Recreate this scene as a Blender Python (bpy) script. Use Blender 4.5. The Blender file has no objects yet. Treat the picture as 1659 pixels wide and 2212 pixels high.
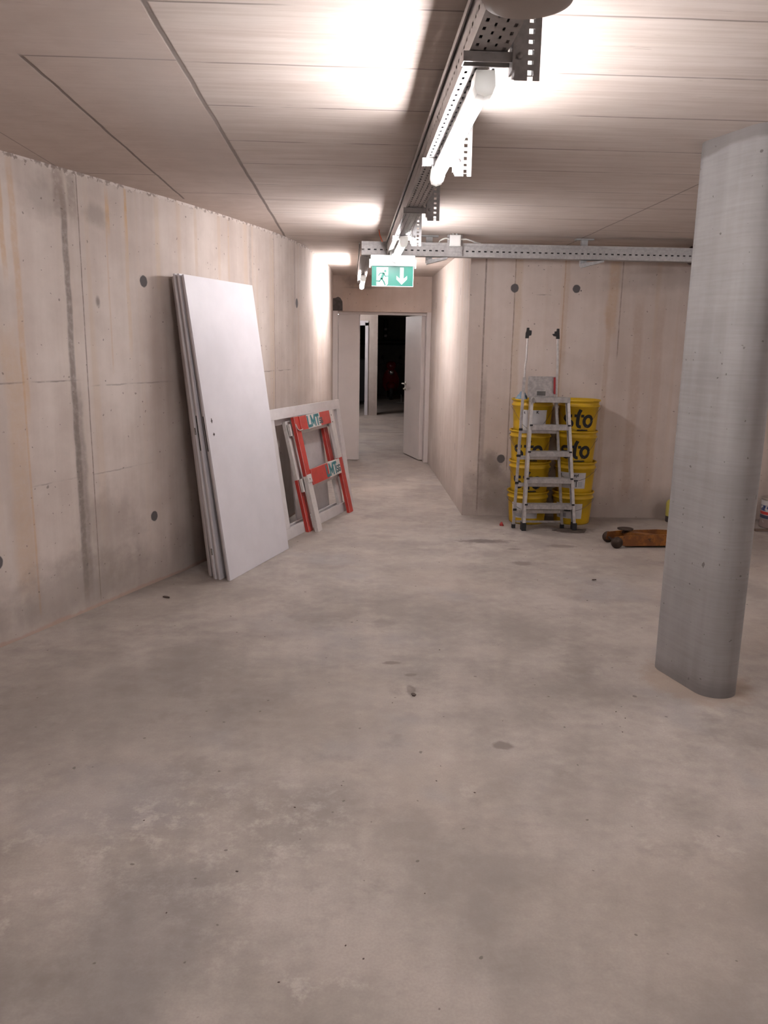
import bpy, bmesh, math, random
from mathutils import Vector, Matrix, noise as mnoise
random.seed(7)
S = bpy.context.scene
COL = S.collection

# ------------------------------------------------------------------ camera
CAM_H = 1.56
cd = bpy.data.cameras.new('camera'); cam = bpy.data.objects.new('camera', cd); COL.objects.link(cam)
P, R, Y = math.radians(11.82), math.radians(0.92), math.radians(2.56)
fw = Vector((math.sin(Y)*math.cos(P), math.cos(Y)*math.cos(P), -math.sin(P)))
rt0 = Vector((math.cos(Y), -math.sin(Y), 0)); up0 = rt0.cross(fw)
rt = rt0*math.cos(R) + up0*math.sin(R); up = up0*math.cos(R) - rt0*math.sin(R)
M = Matrix((rt, up, -fw)).transposed().to_4x4(); M.translation = (0, 0, CAM_H)
cam.matrix_world = M
cd.sensor_fit = 'VERTICAL'; cd.sensor_height = 36.0; cd.sensor_width = 27.0
cd.lens = 36.0*1715.0/2212.0
cd.clip_start = 0.05; cd.clip_end = 100
S.camera = cam

# ------------------------------------------------------------------ world, exposure
w = bpy.data.worlds.new('world'); S.world = w; w.use_nodes = True
w.node_tree.nodes['Background'].inputs[0].default_value = (0.05, 0.045, 0.042, 1)
w.node_tree.nodes['Background'].inputs[1].default_value = 0.2
S.view_settings.view_transform = 'Standard'; S.view_settings.look = 'None'
S.view_settings.exposure = 2.4; S.view_settings.gamma = 1.0; S.view_settings.use_curve_mapping = False
LAMP_E = 29.0
LAMP_COL = (1.0, 0.955, 0.965)
S.cycles.max_bounces = 7; S.cycles.diffuse_bounces = 4; S.cycles.glossy_bounces = 2
S.cycles.use_adaptive_sampling = True; S.cycles.adaptive_threshold = 0.08; S.cycles.adaptive_min_samples = 16
S.cycles.transparent_max_bounces = 10; S.cycles.sample_clamp_indirect = 6.0
S.cycles.caustics_reflective = False; S.cycles.caustics_refractive = False
S.cycles.use_denoising = True

# ------------------------------------------------------------------ node helper
class NB:
    def __init__(s, name, rough=0.8, metallic=0.0, spec=0.4):
        s.mat = bpy.data.materials.new(name); s.mat.use_nodes = True
        s.nt = s.mat.node_tree; s.bsdf = s.nt.nodes['Principled BSDF']; s.out = s.nt.nodes['Material Output']
        s.bsdf.inputs['Roughness'].default_value = rough
        s.bsdf.inputs['Metallic'].default_value = metallic
        s.bsdf.inputs['Specular IOR Level'].default_value = spec
        s.tc = s.nt.nodes.new('ShaderNodeTexCoord')
    def put(s, sock, v):
        if hasattr(v, 'is_output'): s.nt.links.new(v, sock)
        elif isinstance(v, (tuple, list)) and sock.type == 'RGBA': sock.default_value = (*v[:3], 1)
        else: sock.default_value = v
    def m(s, op, a, b=0.0, c=0.0, clamp=False):
        n = s.nt.nodes.new('ShaderNodeMath'); n.operation = op; n.use_clamp = clamp
        s.put(n.inputs[0], a); s.put(n.inputs[1], b); s.put(n.inputs[2], c); return n.outputs[0]
    def obj(s): return s.tc.outputs['Object']
    def uv(s): return s.tc.outputs['UV']
    def sep(s, v):
        n = s.nt.nodes.new('ShaderNodeSeparateXYZ'); s.put(n.inputs[0], v); return n.outputs[0], n.outputs[1], n.outputs[2]
    def comb(s, x, y, z):
        n = s.nt.nodes.new('ShaderNodeCombineXYZ'); s.put(n.inputs[0], x); s.put(n.inputs[1], y); s.put(n.inputs[2], z); return n.outputs[0]
    def scale(s, v, k):
        n = s.nt.nodes.new('ShaderNodeVectorMath'); n.operation = 'MULTIPLY'; s.put(n.inputs[0], v); n.inputs[1].default_value = k; return n.outputs[0]
    def noise(s, v, sc, det=4.0, rough=0.55):
        n = s.nt.nodes.new('ShaderNodeTexNoise'); s.put(n.inputs['Vector'], v); n.inputs['Scale'].default_value = sc
        n.inputs['Detail'].default_value = det; n.inputs['Roughness'].default_value = rough; return n.outputs['Fac']
    def ss(s, x, a, b, lo=0.0, hi=1.0):
        n = s.nt.nodes.new('ShaderNodeMapRange'); n.interpolation_type = 'SMOOTHSTEP'; s.put(n.inputs[0], x)
        n.inputs[1].default_value = a; n.inputs[2].default_value = b; n.inputs[3].default_value = lo; n.inputs[4].default_value = hi
        return n.outputs[0]
    def mix(s, f, a, b):
        n = s.nt.nodes.new('ShaderNodeMix'); n.data_type = 'RGBA'
        s.put(n.inputs[0], f); s.put(n.inputs[6], a); s.put(n.inputs[7], b); return n.outputs[2]
    def ramp2(s, x, a, b, c0, c1): return s.mix(s.ss(x, a, b), c0, c1)
    def line(s, u, u0, wd, wob=None, amp=0.0):
        d = s.m('SUBTRACT', u, u0)
        if wob is not None: d = s.m('ADD', d, s.m('MULTIPLY', s.m('SUBTRACT', wob, 0.5), amp))
        return s.ss(s.m('ABSOLUTE', d), wd*0.4, wd, 1.0, 0.0)
    def band(s, v, a, b, soft=0.02):
        return s.m('MULTIPLY', s.ss(v, a-soft, a+soft), s.ss(v, b-soft, b+soft, 1.0, 0.0))
    def spot(s, u, v, u0, v0, ru, rv, soft=0.3, wob=None, amp=0.0):
        a = s.m('DIVIDE', s.m('SUBTRACT', u, u0), ru); b = s.m('DIVIDE', s.m('SUBTRACT', v, v0), rv)
        d = s.m('SQRT', s.m('ADD', s.m('MULTIPLY', a, a), s.m('MULTIPLY', b, b)))
        if wob is not None: d = s.m('ADD', d, s.m('MULTIPLY', s.m('SUBTRACT', wob, 0.5), amp))
        return s.ss(d, 1-soft, 1+soft, 1.0, 0.0)
    def mul(s, *a):
        r = a[0]
        for b in a[1:]: r = s.m('MULTIPLY', r, b)
        return r
    def mx(s, *a):
        r = a[0]
        for b in a[1:]: r = s.m('MAXIMUM', r, b)
        return r
    def color(s, c): s.put(s.bsdf.inputs['Base Color'], c)
    def bump(s, h, strength=0.2, dist=0.01):
        n = s.nt.nodes.new('ShaderNodeBump'); n.inputs['Strength'].default_value = strength; n.inputs['Distance'].default_value = dist
        s.put(n.inputs['Height'], h); s.nt.links.new(n.outputs[0], s.bsdf.inputs['Normal'])
    def holes(s, mask):                       # real see-through perforation
        t = s.nt.nodes.new('ShaderNodeBsdfTransparent'); mx = s.nt.nodes.new('ShaderNodeMixShader')
        s.put(mx.inputs[0], mask); s.nt.links.new(s.bsdf.outputs[0], mx.inputs[1]); s.nt.links.new(t.outputs[0], mx.inputs[2])
        s.nt.links.new(mx.outputs[0], s.out.inputs[0])

def plain(name, c, rough=0.5, metallic=0.0, var=0.06, sc=8.0, spec=0.4, dirt=None, dirt_amt=0.5):
    b = NB(name, rough, metallic, spec)
    n = b.noise(b.obj(), sc, 5)
    lo = tuple(max(0, x*(1-var)) for x in c); hi = tuple(min(1, x*(1+var)) for x in c)
    col = b.ramp2(n, 0.3, 0.7, lo, hi)
    if dirt:
        d = b.ss(b.noise(b.obj(), sc*2.7, 6, 0.7), 0.52, 0.72)
        col = b.mix(b.m('MULTIPLY', d, dirt_amt), col, dirt)
    b.color(col); return b.mat

# ------------------------------------------------------------------ mesh helpers
def link(name, me, mats, parent=None, smooth=False):
    o = bpy.data.objects.new(name, me); COL.objects.link(o)
    if not isinstance(mats, (list, tuple)): mats = [mats]
    for mm in mats: me.materials.append(mm)
    if parent is not None:
        o.parent = parent
    if smooth:
        for p in me.polygons: p.use_smooth = True
    return o

class MB:
    """collects shapes into one mesh (world or parent-local coordinates)"""
    def __init__(s, mtx=None): s.bm = bmesh.new(); s.mtx = mtx
    def _add(s, verts, faces, mi=0, smooth=False, mtx=None):
        mt = mtx or s.mtx
        vs = [s.bm.verts.new(mt @ Vector(v) if mt else Vector(v)) for v in verts]
        out = []
        for f in faces:
            try: fc = s.bm.faces.new([vs[i] for i in f])
            except ValueError: continue
            fc.material_index = mi; fc.smooth = smooth; out.append(fc)
        return vs, out
    def box(s, x0, x1, y0, y1, z0, z1, mi=0, bev=0.0, mtx=None):
        v = [(x0,y0,z0),(x1,y0,z0),(x1,y1,z0),(x0,y1,z0),(x0,y0,z1),(x1,y0,z1),(x1,y1,z1),(x0,y1,z1)]
        f = [(0,3,2,1),(4,5,6,7),(0,1,5,4),(1,2,6,5),(2,3,7,6),(3,0,4,7)]
        vs, fs = s._add(v, f, mi, False, mtx)
        if bev > 0:
            es = list({e for fc in fs for e in fc.edges})
            bmesh.ops.bevel(s.bm, geom=es, offset=bev, segments=2, affect='EDGES', profile=0.5)
        return s
    def prism(s, pts, axis, a0, a1, mi=0, smooth=False, mtx=None):
        """pts 2D polygon, extruded along axis ('x': pts are (y,z); 'y': (x,z); 'z': (x,y))"""
        def p3(p, a):
            return {'x': (a,p[0],p[1]), 'y': (p[0],a,p[1]), 'z': (p[0],p[1],a)}[axis]
        n = len(pts); v = [p3(p,a0) for p in pts] + [p3(p,a1) for p in pts]
        f = [tuple(range(n))[::-1], tuple(range(n,2*n))] + [(i,(i+1)%n,n+(i+1)%n,n+i) for i in range(n)]
        s._add(v, f, mi, False, mtx)
        return s
    def tube(s, pts, r, seg=10, mi=0, caps=True, mtx=None):
        pts = [Vector(p) for p in pts]; n = len(pts); rs = r if isinstance(r, (list,tuple)) else [r]*n
        verts = []; prev = None
        for i, p in enumerate(pts):
            t = (pts[min(i+1,n-1)]-pts[max(i-1,0)]).normalized()
            if prev is None:
                a = Vector((0,0,1)) if abs(t.z) < 0.9 else Vector((1,0,0)); e1 = t.cross(a).normalized()
            else:
                e1 = (prev - t*prev.dot(t)).normalized()
            prev = e1; e2 = t.cross(e1)
            for k in range(seg):
                th = 2*math.pi*k/seg; verts.append(p + (e1*math.cos(th)+e2*math.sin(th))*rs[i])
        f = [(i*seg+k, i*seg+(k+1)%seg, (i+1)*seg+(k+1)%seg, (i+1)*seg+k) for i in range(n-1) for k in range(seg)]
        s._add(verts, f, mi, True, mtx)
        if caps:
            s._add(verts[:seg], [tuple(range(seg))[::-1]], mi, False, mtx); s._add(verts[-seg:], [tuple(range(seg))], mi, False, mtx)
        return s
    def lathe(s, prof, c=(0,0,0), seg=32, mi=0, smooth=True, axis='z', closed=False, mtx=None):
        n = len(prof); verts = []
        for r, h in prof:
            for k in range(seg):
                th = 2*math.pi*k/seg; a, b = r*math.cos(th), r*math.sin(th)
                verts.append({'z': (c[0]+a,c[1]+b,c[2]+h), 'x': (c[0]+h,c[1]+a,c[2]+b), 'y': (c[0]+a,c[1]+h,c[2]+b)}[axis])
        f = [(i*seg+k, i*seg+(k+1)%seg, (i+1)*seg+(k+1)%seg, (i+1)*seg+k) for i in range(n-1) for k in range(seg)]
        s._add(verts, f, mi, smooth, mtx)
        return s
    def poly(s, pts, mi=0, mtx=None): s._add(pts, [tuple(range(len(pts)))], mi, False, mtx); return s
    def grid(s, rows, mi=0, smooth=True):
        nr, nc = len(rows), len(rows[0])
        s._add([p for r in rows for p in r], [(i*nc+j, i*nc+j+1, (i+1)*nc+j+1, (i+1)*nc+j) for i in range(nr-1) for j in range(nc-1)], mi, smooth)
        return s
    def build(s, name, mats, parent=None, recalc=True, weld=False):
        if weld: bmesh.ops.remove_doubles(s.bm, verts=s.bm.verts, dist=1e-5)
        if recalc: bmesh.ops.recalc_face_normals(s.bm, faces=s.bm.faces)
        me = bpy.data.meshes.new(name); s.bm.to_mesh(me); s.bm.free()
        return link(name, me, mats, parent)

def tag(o, label, cat, group=None):
    o['label'] = label; o['category'] = cat
    if group: o['group'] = group
    return o
def struct(o): o['kind'] = 'structure'; return o
def empty(name, loc, label=None, cat=None, group=None, mtx=None):
    o = bpy.data.objects.new(name, None); COL.objects.link(o); o.empty_display_size = 0.1
    if mtx is not None: o.matrix_world = mtx
    else: o.location = loc
    if label: tag(o, label, cat, group)
    return o
def plane_mtx(origin, d, lean, height):
    """local x along d (horizontal), y up the leaning face, z out of the face"""
    d = Vector((d[0], d[1], 0)).normalized(); n = Vector((d.y, -d.x, 0))
    u = (Vector((0,0,1))*height - n*lean).normalized(); o = d.cross(u)
    m = Matrix((d, u, o)).transposed().to_4x4(); m.translation = origin
    return m
def text_mesh(name, body, size, mat, parent=None, mtx=None, extrude=0.0008, bold=0.0, sx=1.0, fn=None):
    c = bpy.data.curves.new(name, 'FONT'); c.body = body; c.size = size; c.extrude = extrude; c.offset = bold
    c.align_x = 'CENTER'; c.align_y = 'CENTER'; c.resolution_u = 4
    o = bpy.data.objects.new(name, c); COL.objects.link(o)
    dg = bpy.context.evaluated_depsgraph_get(); me = bpy.data.meshes.new_from_object(o.evaluated_get(dg))
    bpy.data.objects.remove(o); bpy.data.curves.remove(c)
    for v in me.vertices:
        p = Vector((v.co.x*sx, v.co.y, v.co.z))
        if fn: p = fn(p)
        elif mtx: p = mtx @ p
        v.co = p
    me.materials.clear()
    return link(name, me, mat, parent)

# ------------------------------------------------------------------ constants of the place
HC = 2.455
WL = [(-4.3,-3.2),(-3.55,-0.6),(-2.95,1.3),(-2.35,2.78),(-1.795,3.96),(-1.52,4.57),(-1.345,4.97),(-1.085,5.55),(-0.72,6.56),(-0.55,7.15),(-0.42,7.82),(-0.31,8.86),(-0.25,9.6),(-0.235,10.2),(-0.235,10.78)]
def catmull(pts, n=10):
    out = []
    for i in range(len(pts)-1):
        p0 = Vector(pts[max(i-1,0)]); p1 = Vector(pts[i]); p2 = Vector(pts[i+1]); p3 = Vector(pts[min(i+2,len(pts)-1)])
        for k in range(n):
            t = k/n
            out.append(0.5*((2*p1)+(p2-p0)*t+(2*p0-5*p1+4*p2-p3)*t*t+(3*p1-p0-3*p2+p3)*t*t*t))
    out.append(Vector(pts[-1])); return out

# ------------------------------------------------------------------ concrete materials
C_LO, C_HI = (0.455, 0.382, 0.34), (0.625, 0.55, 0.503)
RUST = (0.50, 0.32, 0.18)
DARK = (0.17, 0.145, 0.13)

def concrete_wall(name, coord, cfg):
    b = NB(name, 0.82, 0, 0.25)
    if coord == 'uv': v3 = b.uv(); u, v, _ = b.sep(v3)
    else:
        x, y, z = b.sep(b.obj()); u = {'x': x, 'y': y}[coord]; v = z
    v3 = b.comb(u, v, 0.0)
    n1 = b.noise(v3, 1.1, 6, 0.6); n2 = b.noise(v3, 7.0, 5, 0.6)
    st = b.noise(b.scale(v3, (5.0, 0.30, 1)), 1.6, 4, 0.55)
    nb = b.noise(b.scale(v3, (9, 9, 1)), 3.0, 3, 0.6)
    f = b.m('ADD', b.m('MULTIPLY', n1, 0.55), b.m('ADD', b.m('MULTIPLY', st, 0.3), b.m('MULTIPLY', n2, 0.15)))
    col = b.ramp2(f, 0.34, 0.66, cfg.get('lo', C_LO), cfg.get('hi', C_HI))
    # warm streaks running down
    wst = b.mul(b.ss(b.noise(b.scale(v3, (7.5, 0.16, 1)), 1.3, 2, 0.5), 0.56, 0.70), b.ss(v, 0.0, 1.6, 0.15, 0.75))
    col = b.mix(b.m('MULTIPLY', wst, cfg.get('warm', 0.4)), col, (0.52, 0.385, 0.27))
    # darker towards the foot
    foot = b.mul(b.ss(b.m('ADD', v, b.m('MULTIPLY', b.m('SUBTRACT', n1, 0.5), 0.9)), 0.05, 0.42, 1.0, 0.0), cfg.get('foot', 0.45))
    col = b.mix(foot, col, (0.27, 0.228, 0.205))
    for (u0, v0, v1, wd, c, a) in cfg.get('streaks', []):
        mk = b.mul(b.line(u, u0, wd, b.noise(b.scale(v3, (1, 1.5, 1)), 2.0, 3), wd*1.2), b.band(v, v0, v1, 0.12 if wd > 0.012 else 0.05))
        mk = b.mul(mk, b.ss(nb, 0.25, 0.6, 0.55, 1.0))
        col = b.mix(b.m('MULTIPLY', mk, a), col, c)
    for (v0, u0, u1, a) in cfg.get('hlines', []):
        mk = b.mul(b.line(v, v0, 0.006, n2, 0.02), b.band(u, u0, u1, 0.05), b.ss(n2, 0.35, 0.6))
        col = b.mix(b.m('MULTIPLY', mk, a), col, DARK)
    for (u0, v0, ru, rv, a) in cfg.get('stains_and_shade', []):
        col = b.mix(b.m('MULTIPLY', b.spot(u, v, u0, v0, ru, rv, 0.55, n2, 1.6), a), col, (0.22, 0.185, 0.165))
    for (u0, v0, r) in cfg.get('plugs', []):
        col = b.mix(b.spot(u, v, u0, v0, r, r*1.05, 0.10, nb, 0.35), col, (0.115, 0.104, 0.104))
    for (u0, v0, hw, hh) in cfg.get('slots', []):
        col = b.mix(b.mul(b.line(u, u0, hw), b.band(v, v0-hh, v0+hh, 0.008)), col, (0.07, 0.055, 0.05))
    # air voids
    pv = b.ss(b.noise(v3, 34.0, 1, 0.4), 0.735, 0.775)
    col = b.mix(b.m('MULTIPLY', pv, 0.6), col, (0.13, 0.10, 0.09))
    if cfg.get('ragged'):
        bs = b.ss(b.m('ADD', v, b.m('MULTIPLY', b.m('SUBTRACT', n2, 0.5), 0.05)), 0.012, 0.03, 0.75, 0.0)
        col = b.mix(bs, col, (0.40, 0.28, 0.225))
        rg = b.noise(v3, 16, 5, 0.7)
        ed = b.ss(b.m('ADD', v, b.m('MULTIPLY', b.m('SUBTRACT', rg, 0.5), 0.10)), HC-0.022, HC-0.012)
        col = b.mix(b.m('MULTIPLY', ed, 0.8), col, b.ramp2(b.noise(v3, 30, 3), 0.42, 0.55, (0.24, 0.19, 0.165), (0.62, 0.55, 0.51)))
    b.color(col)
    b.bump(b.m('ADD', b.m('MULTIPLY', n2, 0.6), b.m('MULTIPLY', b.noise(v3, 60, 4), 0.25)), 0.18, 0.006)
    return b.mat

_arc0 = None
def left_wall():
    pts = catmull(WL, 10)
    acc = [0.0]
    for a, b in zip(pts, pts[1:]): acc.append(acc[-1] + (b-a).length)
    # u measured so that u=1.096 where the wall passes (-1.795, 3.96)
    iref = 4*10; off = 1.096 - acc[iref]
    N = len(pts); bm = bmesh.new(); uvl = bm.loops.layers.uv.new('UVMap')
    def nor(i):
        t = (pts[min(i+1,N-1)]-pts[max(i-1,0)]).normalized(); return Vector((-t.y, t.x))
    zs = [0, 0.6, 1.2, 1.8, HC]
    fr = [[bm.verts.new((p.x, p.y, z)) for z in zs] for p in pts]
    bk = [[bm.verts.new((p.x+nor(i).x*0.25, p.y+nor(i).y*0.25, z)) for z in (0, HC)] for i, p in enumerate(pts)]
    def F(vs, uvs):
        f = bm.faces.new(vs); f.smooth = True
        for l, q in zip(f.loops, uvs): l[uvl].uv = q
    for i in range(N-1):
        u0, u1 = acc[i]+off, acc[i+1]+off
        for k in range(len(zs)-1):
            F([fr[i][k], fr[i+1][k], fr[i+1][k+1], fr[i][k+1]], [(u0,zs[k]),(u1,zs[k]),(u1,zs[k+1]),(u0,zs[k+1])])
        F([bk[i+1][0], bk[i][0], bk[i][1], bk[i+1][1]], [(u1,0),(u0,0),(u0,HC),(u1,HC)])
    me = bpy.data.meshes.new('wall_left'); bm.to_mesh(me); bm.free()
    st = [(1.73,0.1,2.30,0.030,(0.17,0.14,0.125),0.75),(1.755,0.1,1.3,0.05,(0.21,0.175,0.155),0.55),(1.84,0.05,2.45,0.006,(0.20,0.16,0.14),0.8),
          (1.705,2.22,2.47,0.06,(0.24,0.18,0.15),0.65),(1.80,2.20,2.47,0.05,(0.25,0.20,0.17),0.6),
          (1.31,1.9,2.40,0.022,RUST,0.65),(1.385,1.2,2.42,0.028,RUST,0.5),(1.30,0.25,1.6,0.085,(0.50,0.36,0.25),0.5),(1.37,0.1,1.5,0.010,RUST,0.5),
          (2.075,2.21,2.35,0.022,(0.55,0.33,0.14),0.8),(2.236,2.15,2.44,0.015,(0.55,0.33,0.15),0.75),(2.23,1.5,2.3,0.022,(0.54,0.41,0.30),0.6),
          (2.06,1.4,2.3,0.010,(0.52,0.38,0.27),0.5),(4.20,0.3,2.44,0.008,(0.22,0.17,0.15),0.7),(4.17,1.0,2.4,0.03,(0.50,0.38,0.27),0.5),
          (2.52,1.9,2.44,0.03,(0.54,0.42,0.30),0.5),(2.95,2.0,2.45,0.025,(0.50,0.38,0.28),0.5),(3.4,1.9,2.45,0.02,(0.50,0.38,0.28),0.5),(3.75,1.9,2.45,0.03,(0.33,0.27,0.24),0.5),
          (4.75,1.9,2.45,0.03,(0.33,0.26,0.23),0.6)]
    mat = concrete_wall('concrete_left', 'uv', dict(streaks=st,
        hlines=[(1.345,0.9,1.75,0.7),(1.31,1.9,2.6,0.5),(0.80,1.4,2.4,0.4),(1.34,3.9,4.6,0.6)],
        stains_and_shade=[(1.60,2.28,0.13,0.10,0.38),(1.98,2.25,0.10,0.06,0.4),(1.95,0.45,0.25,0.22,0.35),(1.96,1.78,0.018,0.03,0.8),(1.6,0.18,0.5,0.15,0.5)],
        plugs=[(1.115,0.447,0.035),(2.372,1.925,0.034),(2.376,0.448,0.032),(4.815,1.924,0.04),(3.6,1.925,0.034)],
        slots=[(6.31,1.955,0.02,0.03)], warm=0.45, foot=0.45, ragged=True))
    return struct(link('wall_left', me, mat))

def ceiling_mat():
    b = NB('concrete_ceiling', 0.8, 0, 0.25)
    x, y, z = b.sep(b.obj()); v3 = b.comb(x, y, 0.0)
    left = b.ss(x, -0.575, -0.545, 1.0, 0.0)
    gx = b.noise(b.scale(v3, (0.9, 26, 1)), 1.6, 6, 0.65)     # board grain across the aisle
    gx2 = b.noise(b.scale(v3, (1.6, 9, 1)), 1.3, 4, 0.6)
    n1 = b.noise(v3, 0.8, 5, 0.6); n2 = b.noise(v3, 9, 5, 0.6)
    g = b.m('ADD', b.m('MULTIPLY', gx, 0.36), b.m('ADD', b.m('MULTIPLY', gx2, 0.32), b.m('MULTIPLY', n1, 0.32)))
    col = b.ramp2(g, 0.33, 0.67, (0.50, 0.417, 0.365), (0.66, 0.588, 0.54))
    col = b.mix(b.m('MULTIPLY', b.ss(gx, 0.60, 0.72), b.m('MULTIPLY', b.ss(left, 0, 1, 1, 0), 0.35)), col, (0.47, 0.35, 0.24))
    colL = b.ramp2(b.m('ADD', b.m('MULTIPLY', n1, 0.6), b.m('MULTIPLY', n2, 0.4)), 0.35, 0.65, (0.48, 0.385, 0.335), (0.58, 0.485, 0.43))
    col = b.mix(b.m('MULTIPLY', left, 0.7), col, colL)
    # small dark grain ticks
    tick = b.mul(b.ss(b.noise(b.scale(v3, (5, 60, 1)), 1.5, 2, 0.5), 0.70, 0.76), 0.55)
    col = b.mix(tick, col, (0.26, 0.20, 0.175))
    wob = b.noise(v3, 3.0, 3)
    brk = b.ss(b.noise(v3, 2.3, 3), 0.36, 0.52)
    jd = (0.11, 0.085, 0.075)
    J = [b.mul(b.line(x, -0.562, 0.012, wob, 0.014), 0.75), b.mul(b.line(x, -1.065, 0.009, wob, 0.018), b.band(y, 2.84, 5.4, 0.02), 0.75),
         b.mul(b.line(x, -1.55, 0.005), 0.45), b.mul(b.line(x, 1.905, 0.008, wob, 0.014), 0.55)]
    for yy, a in ((1.40,.5),(1.89,.5),(2.385,.6),(2.855,.6),(3.335,.65),(3.87,.75),(4.33,.6),(4.86,.5),(5.35,.6),(5.85,.5),(6.35,.5),(7.03,.8),(7.35,.7),(7.85,.5),(8.35,.5)):
        J.append(b.mul(b.line(y, yy, 0.007, wob, 0.012), b.ss(x, -0.58, -0.55), brk, a))
    for yy, x0, x1 in ((2.842,-1.065,-0.56),(5.18,-1.04,-0.56),(4.675,-1.6,-1.06)):
        J.append(b.mul(b.line(y, yy, 0.007, wob, 0.012), b.band(x, x0, x1, 0.02), 0.6))
    j = b.mx(*J)
    col = b.mix(j, col, jd)
    # pale efflorescence beside the long joint
    pale = b.mul(b.spot(x, y, -0.70, 3.55, 0.16, 1.1, 0.7, n2, 1.0), 0.35)
    col = b.mix(pale, col, (0.56, 0.51, 0.48))
    b.color(col)
    b.bump(b.m('SUBTRACT', b.m('ADD', b.m('MULTIPLY', gx, 0.5), b.m('MULTIPLY', n2, 0.4)), j), 0.22, 0.006)
    return b.mat

def floor_mat():
    b = NB('concrete_floor', 0.62, 0, 0.3)
    x, y, z = b.sep(b.obj()); v3 = b.comb(x, y, 0.0)
    n1 = b.noise(v3, 0.9, 5, 0.6); n2 = b.noise(v3, 3.4, 6, 0.65); n3 = b.noise(v3, 14, 5, 0.65); n4 = b.noise(b.scale(v3, (1, 1, 1)), 130, 2)
    f = b.m('ADD', b.m('MULTIPLY', n1, 0.42), b.m('ADD', b.m('MULTIPLY', n2, 0.40), b.m('MULTIPLY', n3, 0.18)))
    col = b.ramp2(f, 0.36, 0.64, (0.272, 0.235, 0.213), (0.452, 0.399, 0.359))
    warm = b.ss(b.noise(b.scale(v3, (1, 1, 1)), 0.55, 3), 0.45, 0.62)
    col = b.mix(b.m('MULTIPLY', warm, 0.4), col, (0.411, 0.343, 0.292))
    cool = b.ss(b.noise(b.comb(b.m('ADD', x, 7.3), y, 0.0), 1.3, 4), 0.56, 0.68)
    col = b.mix(b.m('MULTIPLY', cool, 0.5), col, (0.317, 0.294, 0.292))
    # pale laitance flakes mid left
    fl = b.mul(b.ss(b.noise(v3, 5.5, 7, 0.72), 0.55, 0.66), b.ss(b.noise(v3, 1.1, 2), 0.47, 0.6), b.ss(y, 1.0, 3.2, 1.0, 0.35))
    col = b.mix(b.m('MULTIPLY', fl, 0.75), col, (0.526, 0.468, 0.419))
    dk = b.mul(b.ss(b.noise(b.comb(x, b.m('ADD', y, 3.1), 0.0), 2.1, 6, 0.68), 0.55, 0.68), 0.5)
    col = b.mix(dk, col, (0.221, 0.190, 0.173))
    st = [(1.12,6.30,0.22,0.06),(1.28,5.63,0.07,0.06),(0.29,3.42,0.02,0.06),(0.62,2.9,0.04,0.03),(1.10,6.32,0.10,0.05),(1.95,6.72,0.2,0.12),(1.3,6.05,0.05,0.02),(1.72,6.15,0.12,0.05),(0.30,3.60,0.03,0.02),(0.22,3.75,0.05,0.02)]
    for (a, c, ru, rv) in st:
        col = b.mix(b.m('MULTIPLY', b.spot(x, y, a, c, ru, rv, 0.3, n3, 1.8), 0.65), col, (0.139, 0.114, 0.103))
    big = b.noise(b.comb(b.m('ADD', x, 2.7), b.m('ADD', y, 5.2), 0.0), 1.9, 6, 0.62)
    col = b.mix(b.mul(b.ss(big, 0.50, 0.66), 0.42), col, (0.215, 0.182, 0.166))
    col = b.mix(b.mul(b.ss(big, 0.47, 0.34), 0.35), col, (0.50, 0.435, 0.385))
    col = b.mix(b.mul(b.spot(x, y, -0.95, 3.35, 0.95, 0.55, 0.8, n2, 1.6), 0.38), col, (0.20, 0.172, 0.158))
    col = b.mix(b.mul(b.spot(x, y, -0.45, 2.25, 0.50, 0.42, 0.8, n2, 1.8), b.ss(b.noise(v3, 11.0, 8, 0.78), 0.46, 0.68), 0.5), col, (0.60, 0.54, 0.49))
    col = b.mix(b.mul(b.spot(x, y, -0.55, 1.85, 0.16, 0.30, 0.6, n2, 2.0), 0.4), col, (0.20, 0.18, 0.18))
    # rusty dust ring at the pillar foot, dark floor joint
    ring = b.mul(b.spot(x, y, 1.68, 3.52, 0.23, 0.27, 0.25, n3, 0.9), 0.45)
    col = b.mix(ring, col, (0.354, 0.250, 0.173))
    jy = b.mul(b.line(y, 14.6, 0.035), 0.8)
    col = b.mix(jy, col, (0.062, 0.050, 0.043))
    # fine scratches and specks
    sc = b.mul(b.ss(b.noise(b.scale(v3, (3, 40, 1)), 1.0, 2), 0.74, 0.78), 0.15)
    col = b.mix(sc, col, (0.164, 0.133, 0.118))
    sp = b.mul(b.ss(b.noise(v3, 30.0, 1, 0.3), 0.78, 0.81), 0.6)
    col = b.mix(sp, col, (0.062, 0.050, 0.043))
    col = b.mix(b.m('MULTIPLY', b.ss(n4, 0.3, 0.7), 0.16), col, (0.231, 0.194, 0.173))
    b.color(col)
    b.put(b.bsdf.inputs['Roughness'], b.ss(n2, 0.3, 0.7, 0.55, 0.8))
    b.bump(b.m('ADD', b.m('MULTIPLY', n3, 0.5), b.m('MULTIPLY', n4, 0.2)), 0.12, 0.004)
    return b.mat

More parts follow.
